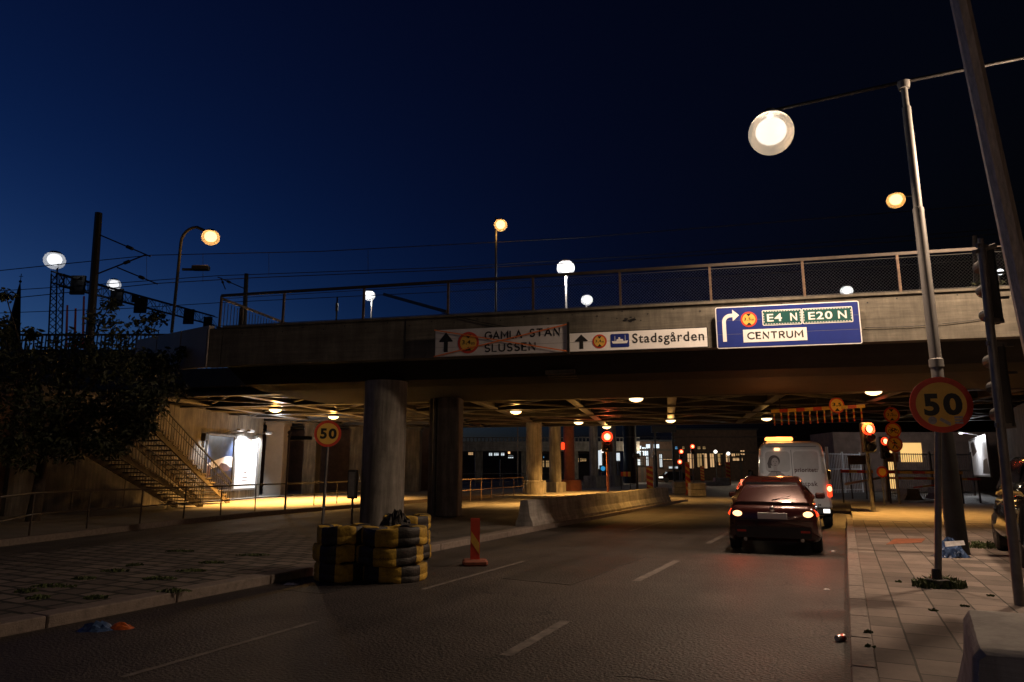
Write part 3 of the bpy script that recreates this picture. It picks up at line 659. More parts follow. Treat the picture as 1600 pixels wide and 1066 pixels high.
t = thing('utility_cabinet', 'dark slim cabinet standing at the left side of the round pillar', 'cabinet', (A(552, 735, 17.9).x, 17.9, 0)); b = MB(); b.box((0, 0, 1.2), (.2, .3, .72), 0, .015); b.build('body', M['black'], t); b = MB(); b.box((0, -.155, 1.2), (.15, .01, .62)); b.build('door', M['pole'], t); b = MB(); b.tube([(0, .05, .1), (0, .05, .9)], .03, 8); b.build('stand', M['pole'], t)

# ================================================================== SIGNS
def facesign(px, off, name, lab, cat='direction sign'):
    """px: the four corners tl, tr, br, bl in the photograph; returns thing, width, height (local origin bottom left)"""
    q = [bpix(x, y, off) for x, y in px]; X = [(p - B0).dot(BE) for p in q]
    x0, x1 = (X[0] + X[3]) / 2, (X[1] + X[2]) / 2; z0, z1 = (q[3].z + q[2].z) / 2, (q[0].z + q[1].z) / 2
    t = thing(name, lab, cat, B(x0, -off, z0), BR); return t, x1 - x0, z1 - z0
def heightsign(par, cx, cz, r, y, s):
    b = MB(); b.xz(disc(cx, cz, r), y - .004, y); d = b.build('round_plate', M['red'], par)
    b = MB(); b.xz(disc(cx, cz, r * .78), y - .007, y - .0045); b.build('yellow_field', M['yellow'], d)
    for sg in (1, -1): b = MB(); b.xz([(cx - r * .3, cz + sg * r * .74), (cx, cz + sg * r * .38), (cx + r * .3, cz + sg * r * .74)][::-sg], y - .0105, y - .0075); b.build('arrowhead', M['ink'], d)
    text(s[:-1], cx - r * .58, cz - r * .2, r * .8, r * .44, y - .0105, M['ink'], d, .01); text('m', cx + r * .3, cz - r * .2, r * .3, r * .22, y - .0105, M['ink'], d, .005)
def board(t, w, h, face, edge, bw=.025, rad=.05, seams=3):
    b = MB(); b.xz(rrect(0, 0, w, h, rad), .0, .03); b.build('border', edge, t)
    b = MB(); b.xz(rrect(bw, bw, w - bw, h - bw, max(.012, rad - bw)), -.004, -.0005); f = b.build('face', face, t)
    b = MB()
    for k in range(1, seams): b.box((w / 2, -.0045, h * k / seams), (w - 2 * bw, .001, .006))
    b.build('plank_seam', M['signback'], f)
    b = MB(); b.box((w * .2, .08, h / 2), (.06, .09, h * .95)); b.box((w * .8, .08, h / 2), (.06, .09, h * .95)); b.build('bracket', M['darksteel'], t)
    return f
# blue sign
t, w, h = facesign([(1117, 479), (1343, 471.5), (1347, 537), (1121, 545)], .16, 'direction_sign', 'large blue sign with right-turn arrow, E4 N, E20 N and CENTRUM')
f = board(t, w, h, M['blue'], M['white'], .022, .045)
def sp(u, v): return (u * w, (1 - v) * h)
b = MB(); c0 = sp(.108, .37); rO, rI = w * .063, w * .036; ZB = sp(0, .84)[1]; xL = w * .045
arc = [(xL + rO - rO * math.cos(a * PI / 20), c0[1] + 0 + rO * math.sin(a * PI / 20)) for a in range(11)]
arci = [(xL + rO - rI * math.cos(a * PI / 20), c0[1] + rI * math.sin(a * PI / 20)) for a in range(11)]
zt = c0[1] + rO; zb_ = c0[1] + rI; xe = w * .122
b.xz([(xL, ZB), (xL + rO - rI, ZB), (xL + rO - rI, c0[1]), (xL, c0[1])][::1], -.008, -.005)
for k in range(10): b.xz([arc[k], arci[k], arci[k + 1], arc[k + 1]], -.008, -.005)
b.xz([(xL + rO, zb_), (xe, zb_), (xe, zt), (xL + rO, zt)], -.008, -.005)
zm = (zt + zb_) / 2; b.xz([(xe, zm - h * .14), (w * .17, zm), (xe, zm + h * .14)], -.0081, -.005); b.build('arrow', M['white'], t)
heightsign(t, w * .237, h * .675, h * .185, -.005, '3,5m')
for (ua, ub, s) in ((.332, .607, 'E4 N'), (.61, .952, 'E20 N')):
    xa, xb, za, zb = ua * w, ub * w, h * .505, h * .875
    b = MB(); b.xz(rrect(xa, za, xb, zb, .03), -.008, -.005); p = b.build('route_plate', M['white'], t)
    b = MB(); b.xz(rrect(xa + .018, za + .018, xb - .018, zb - .018, .02), -.011, -.0085); b.build('green_field', M['green'], p)
    b = MB(); n = int((xb - xa) / .062)
    for k in range(n):
        xx = xa + .045 + (xb - xa - .09) * (k + .5) / n
        for zz in (za + .034, zb - .034): b.box((xx, -.0125, zz), (.034, .002, .013))
    for k in range(4):
        for xx in (xa + .034, xb - .034): b.box((xx, -.0125, za + .06 + (zb - za - .12) * (k + .5) / 4), (.013, .002, .034))
    b.build('dashed_edge', M['white'], p)
    a_, c_ = s.split(' '); hh = (zb - za) * .5; z_ = za + (zb - za) * .25; wt = xb - xa
    text(a_, xa + wt * .12, z_, wt * (.38 if len(a_) == 2 else .48), hh, -.0125, M['white'], p, .02)
    text(c_, xa + wt * .71, z_, wt * .17, hh, -.0125, M['white'], p, .02)
b = MB(); xa, xb, za, zb = w * .19, w * .633, h * .125, h * .43; b.xz([(xa, za), (xb, za), (xb, zb), (xa, zb)], -.008, -.005); p = b.build('name_plate', M['white'], t)
strokes('CENTRUM', xa + .1, za + (zb - za) * .26, xb - xa - .19, (zb - za) * .48, -.0095, M['ink'], p, .22)
# Stadsgarden sign
t, w, h = facesign([(888, 520), (1106, 511), (1107, 543), (889, 551)], .16, 'direction_sign', 'narrow white sign with arrow, ferry symbol and the word Stadsgården')
f = board(t, w, h, M['white'], M['ink'], .02, .03, 2)
def uparrow(t, cx, h, s, y=-.008):
    b = MB(); b.xz([(cx - .045 * s, h * .16), (cx + .045 * s, h * .16), (cx + .045 * s, h * .6), (cx - .045 * s, h * .6)], y, y + .003)
    b.xz([(cx - .16 * s, h * .55), (cx - .13 * s, h * .53), (cx + .13 * s, h * .53), (cx + .16 * s, h * .55), (cx, h * .88)], y - .0003, y + .003); b.build('arrow', M['ink'], t)
uparrow(t, w * .095, h, 1.0)
heightsign(t, w * .23, h * .5, h * .35, -.005, '3,4m')
b = MB(); b.xz(rrect(w * .31, h * .17, w * .445, h * .84, .03), -.008, -.005); p = b.build('symbol_plate', M['blue'], t)
def sq(u, v): return (w * (.31 + .135 * u), h * (.17 + .67 * v))
b = MB(); b.xz([sq(.12, .28), sq(.88, .28), sq(.94, .48), sq(.6, .44), sq(.06, .46)], -.0115, -.0085)
b.xz([sq(.3, .455), sq(.7, .455), sq(.66, .6), sq(.34, .6)], -.0114, -.0085); b.xz([sq(.42, .6), sq(.52, .6), sq(.52, .74), sq(.42, .74)], -.0114, -.0085)
b.xz([sq(.23, .455), sq(.25, .455), sq(.25, .84), sq(.23, .84)], -.0113, -.0085); b.xz([sq(.78, .455), sq(.8, .455), sq(.8, .9), sq(.78, .9)], -.0113, -.0085); b.build('ferry_symbol', M['white'], p)
tw0 = text_geo('Stadsgarden', .012); mxx = max(p[0] for p in tw0[0]); o_ = text('Stadsgarden', w * .468, h * .2, w * .505, h * .62, -.0075, M['ink'], t, .012)
xa_ = max(p[0] for p in text_geo('Stadsg', .012)[0]); xb_ = max(p[0] for p in text_geo('Stadsga', .012)[0]); rc = w * (.468 + .505 * (xa_ + xb_) / 2 / mxx)
b = MB()
for k in range(16):
    a, c = 2 * PI * k / 16, 2 * PI * (k + 1) / 16; ro, ri = .036, .018; zc = h * .735
    b.add([(rc + ro * math.cos(a), -.0075, zc + ro * math.sin(a)), (rc + ro * math.cos(c), -.0075, zc + ro * math.sin(c)), (rc + ri * math.cos(c), -.0075, zc + ri * math.sin(c)), (rc + ri * math.cos(a), -.0075, zc + ri * math.sin(a))], [(0, 1, 2, 3)])
b.build('ring_accent', M['ink'], o_)
# Gamla Stan sign
t, w, h = facesign([(680, 516), (885, 507), (887, 551), (680, 557)], .2, 'direction_sign', 'dull white sign crossed out by orange tape, reading GAMLA STAN and SLUSSEN')
f = board(t, w, h, M['oldwhite'], M['oldwhite'], .012, .02, 3)
uparrow(t, w * .085, h * 1.02, 1.15)
heightsign(t, w * .26, h * .48, h * .4, -.005, '3,4m')
strokes('GAMLA', w * .39, h * .58, w * .275, h * .26, -.0075, M['ink'], t, .2); strokes('STAN', w * .73, h * .61, w * .215, h * .26, -.0075, M['ink'], t, .2)
strokes('SLUSSEN', w * .39, h * .12, w * .375, h * .26, -.0075, M['ink'], t, .2)
for (za, zb, y) in ((h * 1.0, h * .02, -.03), (h * .0, h * .99, -.036)):
    b = MB(); b.bar((-.02, y, za), (w + .02, y, zb), .003, .028, (0, 0, 1)); b.build('tape', M['orange'], t)
b = MB(); b.box((w + .035, .0, h / 2), (.05, .08, h + .1)); b.build('side_post', M['darksteel'], t)

# speed limit signs
def speed(base, topvec, cz, r, rz, lab, stickers=False, pr_=.035):
    t = thing('speed_limit_sign', lab, 'road sign', base, 0)
    b = MB(); b.tube([(0, 0, 0), (topvec[0], topvec[1], cz + r * 1.05)], pr_, 12); b.build('post', M['pole'], t, True)
    fr = cz / (cz + r * 1.05)
    d = bpy.data.objects.new('sign_plate', None); d.empty_display_size = .1
    b = MB(); b.lathe([(r, -.0), (r, .02)], (0, 0, 0), 48, 'y'); d = b.build('sign_plate', M['red'], t); d.location = (topvec[0] * fr, topvec[1] * fr - .06, cz); d.rotation_euler = (0, 0, rz)
    b = MB(); b.xz(disc(0, 0, r * .8, 48), -.005, -.001); b.build('yellow_field', M['yellow'], d)
    text('5', -r * .56, -r * .4, r * .5, r * .8, -.0085, M['ink'], d, .042); text('0', .06 * r, -r * .4, r * .6, r * .8, -.0085, M['ink'], d, .042)
    b = MB(); b.box((0, .035, 0), (.09, .03, .3)); b.build('clamp', M['galv'], d)
    if stickers:
        b = MB(); b.xz(disc(-.33 * r, -.56 * r, .14 * r, 16), -.0105, -.009)
        b.xz([(-.12 * r, -.56 * r), (.22 * r, -.78 * r), (.24 * r, -.66 * r), (-.06 * r, -.46 * r)], -.0105, -.009)
        for k in range(3): b.xz([(.36 * r, (-.7 + k * .1) * r), (.62 * r, (-.7 + k * .1) * r), (.62 * r, (-.63 + k * .1) * r), (.36 * r, (-.63 + k * .1) * r)], -.0105, -.009)
        b.build('sticker', M['sticker'], d)
    return t
q = G(1466, 918, .12); e = A(1471.5, 633, q.y)
sgn = speed(q, (e.x - q.x, 0), e.z - q.z, .36, -.33, 'round 50 sign with faded stickers on a leaning post in the right pavement', True, .04)
b = MB(); b.box((0, 0, .04), (.2, .2, .12), .3, .01); b.lathe([(.06, .1), (.055, .2), (.046, .22)], (0, 0, 0), 12); b.build('foot', M['black'], sgn)
q = G(503, 832, .12); e = A(513.5, 678, q.y)
speed(q, (e.x - q.x, 0), e.z - q.z, .315, .25, 'round 50 sign on a thin leaning post left of the round pillar')

# ================================================================== MASTS AND STREET LAMPS
mq = G(1484, 866, .12)
mt = A(1416, 130, mq.y)
mq.x = mq.x * .25 + mt.x * .75
ARM = 2.5
lampw = []
def street_lamp(loc, lab, top, power):
    t = thing('double_street_lamp', lab, 'street lamp', loc, -RH)
    b = MB(); b.tube([(0, 0, 0), (0, 0, .3), (0, 0, 1.55), (0, 0, 2.1)], [.18, .165, .15, .135], 12); b.build('base_cover', M['darksteel'], t, True)
    b = MB(); b.tube([(0, 0, 2.1), (0, 0, 3.3), (0, 0, 6.3)], [.105, .1, .095], 14); b.lathe([(.12, 3.28), (.12, 3.42), (.1, 3.44)], (0, 0, 0), 14); b.build('lower_mast', M['galv'], t, True)
    b = MB(); b.tube([(0, 0, 6.3), (0, 0, 8.4)], .078, 14); b.lathe([(.097, 6.26), (.097, 6.34), (.08, 6.36)], (0, 0, 0), 14); b.build('middle_mast', M['galv'], t, True)
    b = MB(); b.tube([(0, 0, 8.4), (0, 0, top)], .058, 12); b.lathe([(.08, 8.36), (.08, 8.44), (.06, 8.46)], (0, 0, 0), 12); b.lathe([(.1, top - .12), (.12, top + .02), (.06, top + .05)], (0, 0, 0), 12); b.build('upper_mast', M['galv'], t, True)
    b = MB(); b.tube([(-ARM, 0, top), (0, 0, top + .03), (ARM, 0, top)], .035, 10); b.build('arm', M['darksteel'], t, True)
    for sg in (-1, 1):
        b = MB(); b.lathe([(.05, .2), (.12, .18), (.2, .08), (.21, .0)], (sg * ARM, 0, top - .16), 24); hd = b.build('lamp_head', M['pole'], t, True)
        lampglobe((sg * ARM, 0, top - .5), .46, 'frost_warm', 'e_warmwhite', t, 9); b = MB(); b.lathe([(.2, .4), (.26, .39), (.2, .45), (.06, .5)], (sg * ARM, 0, top - .5), 24); b.build('collar', M['darksteel'], hd, True)
        light('lamp_light', (sg * ARM, 0, top - 1.1), power * (.75 if sg < 0 else 1), (1.0, .71, .49), .3, t, 138 if sg < 0 else None, (0, 0, -1), 1.0)
    return t
print('mast', mq, mt)
street_lamp(mq, 'tall stepped steel mast with two arms and glowing round lamps on the right pavement', mt.z - .12, 2200)
street_lamp(R(2.0, -16), 'double-armed street lamp of the row, added out of view behind the camera', mt.z - .12, 480)  # unseen lamp added behind the camera to light the front faces
# leaning mast
a, c = A(1500, 0, 6.6), A(1597, 452, 6.9); d = (c - a); k = (0.12 - c.z) / d.z; foot = c + d * k; head = a - d * .35
t = thing('leaning_mast', 'thick weathered octagonal steel mast leaning across the upper right corner', 'mast', foot)
b = MB(); b.tube([(0, 0, 0), (head - foot) * .5, head - foot], [.11, .098, .085], 8); b.build('shaft', M['mast'], t)
b = MB(); b.lathe([(.2, 0), (.2, .03), (.12, .05)], (0, 0, 0), 8); b.build('base_plate', M['mast'], t)
# signal mast seen from behind
q = G(1594, 946, .12); e = A(1534, 388, q.y); tp = e - q
t = thing('signal_post', 'grey post carrying two black signal heads seen from behind at the right', 'traffic light', q)
def on(z): return Vector((tp.x * z / tp.z, tp.y * z / tp.z, z))
b = MB(); b.tube([(0, 0, 0), on(tp.z)], [.052, .045], 12); b.build('post', M['pole'], t, True)
def head(zc, hh, sx=.14):
    c = on(zc) + Vector((sx, .12, 0))
    b = MB(); b.box(c, (.15, .14, hh), -.3, .025); hd = b.build('signal_head', M['black'], t)
    b = MB()
    for k in range(3):
        cc = c + Vector((.06, .1, hh * (.32 - .32 * k))); b.tube([cc, cc + Vector((.06, .2, .0))], [.075, .085], 14, False)
        b.box(cc + Vector((.03, -.14, .14)), (.15, .02, .03), -.3)
    b.build('visor', M['black'], hd)
    for zz in (zc - hh * .47, zc + hh * .47):
        b = MB(); b.bar(on(zz) + Vector((-.07, -.02, 0)), on(zz) + Vector((.22, .08, 0)), .03, .05); b.build('bracket', M['galv'], t)
head(tp.z - .42, .95); head(tp.z - 1.62, 1.0)
b = MB(); b.tube([on(tp.z) + Vector((-.1, 0, -.05)), on(tp.z) + Vector((.2, .05, .05))], .03, 8); b.tube([on(tp.z), on(tp.z + .12)], .03, 8); b.build('cap', M['galv'], t)

# lamps above and behind the bridge
def pole_lamp(lpx, bpx, D, lab, em, r, power, col, arm=None, ptop=None, pr_=.07, grp=None, mtl='darksteel', zb=None):
    lp = A(lpx[0], lpx[1], D); bp_ = A(bpx[0], bpx[1], D); z0 = bp_.z if zb is None else zb
    base = Vector((bp_.x, D, z0)); t = thing('pole_lamp', lab, 'street lamp', base, 0, grp)
    l = lp - base; tz = l.z + r * .6 if ptop is None else A(ptop[0], ptop[1], D).z - z0
    tx = 0 if ptop is None else A(ptop[0], ptop[1], D).x - base.x
    if arm:
        h0 = tz
        pts = [(0, 0, 0), (tx * .9, 0, h0 * .85)] + [(tx * .9 + (l.x - tx * .9) * (1 - math.cos(k * PI / 12)) * .5, 0, h0 * .85 + (h0 * .15) * math.sin(k * PI / 12)) for k in range(1, 7)] + [(l.x, 0, l.z + r * .5)]
        b = MB(); b.tube(pts, pr_, 8); b.build('pole', M[mtl], t, True)
    else:
        b = MB(); b.tube([(0, 0, 0), (tx, 0, tz)], [pr_ * 1.2, pr_], 8); b.build('pole', M[mtl], t, True)
    b = MB(); b.lathe([(r * .15, r * 1.1), (r * .5, r * 1.0), (r * .75, r * .72), (r * .7, r * .66)], l, 16); b.build('lamp_head', M[mtl], t, True)
    lampglobe(l, r * 1.1, {'e_white': 'frost_white', 'e_sodium': 'frost_sodium'}[em], em, t, 6, .92, col)
    if power: light('lamp_light', l + Vector((0, -.3, -r - .15)), power, col, .15, t)
    return t
SOD = (1, .5, .12); WHT = (1, .95, .88)
t = pole_lamp((329, 371), (268, 520), 30, 'curved pole lamp glowing orange-white at the left above the panel wall', 'e_sodium', .36, 60, SOD, True, (285, 355)); 
b = MB(); b.box((1.1, -.1, A(288, 420, 30).z - t.location.z), (.75, .3, .22), 0, .03); b.box((.55, -.05, A(288, 420, 30).z - t.location.z - .05), (.6, .1, .1)); b.build('camera_box', M['black'], t)
pole_lamp((782, 352), (775, 500), 32, 'orange-white lamp on a thin dark pole above the middle of the bridge', 'e_sodium', .3, 60, SOD, None, (775, 340), .05, zb=5.1)
pole_lamp((884, 419), (885, 500), 34, 'bright white lamp on a short pale pole above the Stadsgården sign', 'e_white', .42, 260, WHT, None, None, .05, mtl='vanwhite', zb=5.1)
pole_lamp((577, 462), (579, 520), 45, 'small white lamp left of the sloping stay behind the bridge railing', 'e_white', .36, 120, WHT, None, None, .05, mtl='galv', zb=5.1)
pole_lamp((917, 469), (917, 520), 52, 'small white lamp low behind the railing right of the bright pale pole', 'e_white', .42, 120, WHT, None, None, .05, zb=5.1)
pole_lamp((1323, 455), (1323, 520), 48, 'small white lamp behind the railing just above the blue sign', 'e_white', .4, 120, WHT, None, None, .05, zb=5.1)
pole_lamp((1400, 313), (1437, 500), 28, 'orange-white lamp beside the tall stepped mast', 'e_sodium', .34, 60, SOD, None, (1429, 296), .05, zb=5.1)
t = bpy.data.objects['pole_lamp']
# street lamp cross arm for the one beside the mast
lp = A(1400, 313, 28); pp = A(1431, 306, 28); cand = [o for o in bpy.data.objects if o.get('label', '').startswith('orange-white lamp beside')][0]
b = MB(); b.bar(lp + Vector((0, 0, .15)) - cand.location, pp - cand.location, .06, .06); b.build('arm', M['darksteel'], cand)
b = MB(); q = A(527, 465, 40); q2 = A(524, 530, 40); b.tube([(q.x, q.y, q.z), (q2.x, q.y, 5.1)], .05, 8); b.box((q.x, q.y, q.z - .6), (.14, .14, .5)); tag(b.build('signal_stub', M['darksteel']), 'thin dark rod behind the railing left of the small white lamp', 'post')

# lamps under the bridges
n = 0
labs = ['oval sodium lamp under the bridge above the lit posters', 'oval sodium lamp above the left 50 sign', 'oval sodium lamp left of the yellow round column', 'oval sodium lamp under the bridge right of the ribbed bracket',
        'small oval sodium lamp between the grey column and the red signal', 'small oval sodium lamp just above the red signal left of the lane', 'small oval sodium lamp between the red signal and the van', 'small oval sodium lamp over the van roof', 'oval sodium lamp nearest to the right 50 sign']
proto = None
for (px, py), Z, P, lab in zip([(430, 640), (521, 651), (806, 643), (994, 623), (904, 660), (948, 667), (1048, 657), (1198, 654), (1365, 612)], [4.26] * 9, [9500, 9500, 4200, 900, 3400, 2600, 1500, 1200, 2300], labs):
    q = G(px, py, Z)
    if q.y > 45: q = A(px, py, 45)
    t = thing('under_bridge_lamp', lab, 'lamp', q, 0, 'sodium lamps under the bridge')
    b = MB(); b.lathe([(.06, .2), (.2, .17), (.29, .06), (.29, .0)], (0, 0, 0), 20); b.tube([(0, 0, .18), (0, 0, 4.97 - q.z)], .03, 8); b.build('housing', M['darksteel'], t, True)
    b = MB(); b.ball((0, 0, -.01), .27, 20, 8, (1, 1, .45)); b.build('lens', M['e_sodium'], t, True)
    light('lamp_light', (0, 0, -.2), P, SOD, .12, t, 140 if px > 1300 else 120, (0, 0, -1), .9); light('lamp_spill', (0, 0, -.24), P * .012, SOD, .12, t)

# ================================================================== RAILWAY OVERHEAD, GANTRY, SPIRE
def catmast(top, bot, D, lab, brs, r=.17):
    p0, p1 = A(*bot, D), A(*top, D); t = thing('catenary_mast', lab, 'mast', p0)
    b = MB(); b.tube([(0, 0, 0), p1 - p0], [r, r * .85], 8); b.build('pole', M['darksteel'], t)
    for (a, c) in brs:
        pa, pc = A(*a, D) - p0, A(*c, D) - p0; mid = pa.lerp(pc, .62)
        b = MB(); b.tube([pa, pc], .035, 6); b.tube([pa.lerp(pc, .55), pa.lerp(pc, .66)], .085, 8); b.build('bracket_arm', M['darksteel'], t)
    return t
catmast((154, 333), (139, 545), 32, 'thick black railway mast with angled bracket arms at the left', [((153, 366), (235, 401)), ((152, 428), (228, 398)), ((183, 418), (246, 444))], .2)
catmast((385, 428), (381, 520), 44, 'shorter dark railway mast behind the left end of the railing', [((384, 452), (340, 433)), ((352, 452), (345, 434))], .17)
q = A(1523, 369, 26)
catmast((1523, 369), (1527, 480), 26, 'short dark post behind the railing at the far right', [], .1)
wl = [([(-20, 425), (85, 414), (235, 399), (500, 393), (900, 372), (1300, 340), (1640, 312)], 33, 'upper catenary wire crossing the sky above the bridge'),
      ([(-20, 470), (246, 443), (400, 434), (700, 422), (1000, 405), (1300, 385), (1640, 360)], 33, 'contact wire crossing the sky just above the railing'),
      ([(-20, 456), (120, 447), (340, 431), (700, 418), (1000, 400), (1300, 378), (1640, 352)], 36, 'thin wire running close above the contact wire'),
      ([(-20, 490), (200, 482), (345, 473), (700, 456), (1000, 440), (1640, 400)], 40, 'lowest wire seen through the bridge railing')]
for pts, D, lab in wl:
    b = MB(); b.tube([A(x, y, D) for x, y in pts], .022, 5); tag(b.build('overhead_wire', M['cable']), lab, 'wire', 'overhead railway wires')
for i, (x, ya, yb) in enumerate([(229, 400, 436), (317, 396, 441), (575, 390, 427), (420, 395, 432)]):
    b = MB(); b.tube([A(x, ya, 33), A(x, yb, 33)], .01, 4); tag(b.build('dropper_wire', M['cable']), 'hair-thin upright dropper wire between the two upper catenary wires', 'wire', 'dropper wires')
gt = thing('signal_gantry', 'long lattice gantry on a lattice tower carrying black railway signal backs', 'gantry', A(88, 560, 55))
g0 = gt.location
b = MB(); tw = [A(78, 430, 55) - g0, A(98, 432, 57) - g0]
for (xa, xb) in ((74, 80), (86, 89), (95, 100)):
    b.tube([A(xa, 560, 55) - g0, A(xb, 428, 55) - g0], .06, 5)
for k in range(12):
    y = 560 - k * 11
    for (xa, xb) in ((74, 87), (87, 97)):
        sh = k * .5; b.tube([A(xa + sh, y, 55) - g0, A(xb + sh * .5, y - 11, 55) - g0], .035, 4); b.tube([A(xb + sh * .5, y, 55) - g0, A(xa + sh, y - 11, 55) - g0], .035, 4)
b.build('tower', M['darksteel'], gt)
def gp(f, top, side): # along the truss
    D = 55 + 45 * f; x = 80 + (335 - 80) * f; y = (424 + (494 - 424) * f) if top else (442 + (508 - 442) * f)
    return A(x, y, D) + Vector((0, side * 1.0, 0)) - g0
b = MB()
for side in (0, 1):
    for top in (0, 1): b.tube([gp(0, top, side), gp(1, top, side)], .07, 5)
    for k in range(22): b.tube([gp(k / 22, k % 2, side), gp((k + 1) / 22, (k + 1) % 2, side)], .04, 4); b.tube([gp(k / 22, 0, side), gp(k / 22, 1, side)], .03, 4)
for k in range(22): b.tube([gp(k / 22, 1, 0), gp((k + 1) / 22, 1, 1)], .03, 4)
b.build('truss', M['darksteel'], gt)
for (x0_, x1_, y0_, y1_, D) in ((115, 137, 432, 463, 59), (176, 195, 452, 480, 70), (209, 219, 462, 474, 74), (213, 232, 466, 491, 75), (289, 305, 484, 508, 90), (320, 333, 496, 512, 95)):
    c = A((x0_ + x1_) / 2, (y0_ + y1_) / 2, D) - g0; k = D / 1067
    b = MB(); b.box(c + Vector((0, -.4, 0)), ((x1_ - x0_) * k, .25, (y1_ - y0_) * k)); b.box(c + Vector((0, -.62, (y1_ - y0_) * k * .36)), ((x1_ - x0_) * k * .5, .2, .18)); b.build('signal_back', M['black'], gt)
pole_lamp((85, 407), (88, 432), 56, 'bright white lamp on top of the lattice tower at the left', 'e_white', .75, 0, WHT, None, None, .06)
pole_lamp((178, 445), (178, 470), 68, 'smaller white lamp on the gantry beside the second signal back', 'e_white', .6, 0, WHT, None, None, .06)
for (x, y, lab) in ((105, 477, 'leftmost of three thin red poles beyond the railway'), (118, 482, 'middle of three thin red poles beyond the railway'), (131, 463, 'tallest of three thin red poles, next to the black mast')):
    a = A(x, y, 62); c = A(x - 2, 545, 62); b = MB(); b.tube([c, a], [.11, .08], 6); tag(b.build('red_pole', M['redpaint']), lab, 'pole', 'red poles')
# spire
p = A(17, 545, 220); t = thing('church_spire', 'dark slender church spire at the far left edge', 'church', Vector((p.x, 220, 20)))
zt = A(25, 440, 220).z - 20; zb = p.z - 20
b = MB(); b.lathe([(3.3, 0), (3.3, zb - 6), (3.0, zb - 2)], (0, 0, 0), 4); b.build('tower', M['slate'], t)
b = MB(); b.lathe([(3.1, zb - 2), (1.8, zb + (zt - zb) * .3), (.5, zt - 3), (.08, zt)], (0, 0, 0), 8); b.build('roof', M['slate'], t)
b = MB(); b.ball((0, 0, zt), .45, 8, 6); b.box((0, 0, zt + 1.4), (.15, .15, 2.6)); b.box((0, 0, zt + 1.8), (1.3, .15, .15)); b.build('finial', M['slate'], t)
# railway embankment wall with railing (left, behind tree)
t = thing('railway_viaduct', 'black railway viaduct edge with railing behind the tree at the left', 'viaduct', (A(0, 545, 34).x, 34, 0))
xa, xb = A(-60, 545, 34).x - t.location.x, A(300, 545, 34).x - t.location.x; zt = A(100, 546, 34).z
b = MB(); b.box(((xa + xb) / 2, .4, zt - 1.0), (xb - xa, .8, 2.0)); b.build('edge_beam', M['black'], t)
b = MB(); b.bar((xa, 0, zt + .75), (xb, 0, zt + .75), .08, .1)
for k in range(int((xb - xa) / .2)): b.box((xa + k * .2, 0, zt + .37), (.09 if k % 4 == 0 else .05, .04, .75))
b.build('railing', M['black'], t)

# ================================================================== TYRES, BARRIERS, POSTS
def tyre_profile(r, h):
    P = [(r * .55, .0), (r * .84, -.004), (r * .95, .004), (r * .985, .02), (r * .998, .05), (r, h * .36), (r * .985, h * .4), (r * .985, h * .44), (r, h * .48), (r, h * .7), (r * .998, h - .05), (r * .985, h - .02), (r * .95, h - .004), (r * .84, h + .0), (r * .55, h - .01), (r * .5, h * .7), (r * .5, h * .3), (r * .55, .0)]
    return P
def stack(cx, cy, z0, r, lab, phase, n=3, name=True, seed=0):
    random.seed(seed); z = z0
    for k in range(n):
        h = random.uniform(.235, .255)
        dx, dy = random.uniform(-.045, .045), random.uniform(-.03, .03); rr = r * random.uniform(.97, 1.02); ph = phase + random.uniform(-.012, .012)
        t = thing('tyre', '%s %s' % ((['lowest tyre', 'middle tyre', 'topmost tyre'] if n == 3 else ['lowest tyre', 'upper tyre'])[k], lab), 'tyre', (cx + dx, cy + dy, z), 0, 'black and yellow striped tyres stacked round the pillar')
        t.rotation_euler = (random.uniform(-.012, .012), random.uniform(-.012, .012), 0)
        b = MB(); b.lathe(tyre_profile(rr, h), (0, 0, 0), 72, 'z', lambda f: 1 if ((f + ph) * 9) % 2 < 1 else 0)
        # uneven rubber
        for i in range(len(b.v)):
            x, y, zz = b.v[i]; a = math.atan2(y, x); w_ = 1 + .016 * math.sin(5 * a + seed + k * 2) + .009 * math.sin(13 * a + k) + .006 * math.sin(29 * a + zz * 30)
            b.v[i] = (x * w_, y * w_, zz + .012 * math.sin(3 * a + k * 1.7 + seed) + .006 * math.sin(11 * a + k))
        b.build('casing', [M['tyrey'], M['tyrek']], t, True)
        if name and k == 1:
            v, f = text_geo('Ramudden', .0); W_ = max(p[0] for p in v); tw_ = .3; b = MB(); a0 = -PI / 2 - .18
            b.add([((rr * 1.033) * math.cos(a0 + (p[0] / W_ - .5) * tw_ / rr), (rr * 1.033) * math.sin(a0 + (p[0] / W_ - .5) * tw_ / rr), h * .36 + p[1] / W_ * tw_) for p in v], f); b.build('lettering', M['tyrek'], t)
        z += h + .004
q = G(604, 914, 0); stack(q.x, q.y + .47, .0, .47, 'in the front right stack with printed lettering before the round pillar', .088, seed=1)
q = G(518, 911, 0); stack(q.x + .0, q.y + .38, .0, .385, 'in the front left stack before the round pillar', .03, name=False, seed=2)
q = G(650, 878, 0); stack(q.x - .2, q.y + .32, .02, .42, 'in the rear right stack, partly hidden behind the lettered stack', .05, n=3, name=False, seed=3)
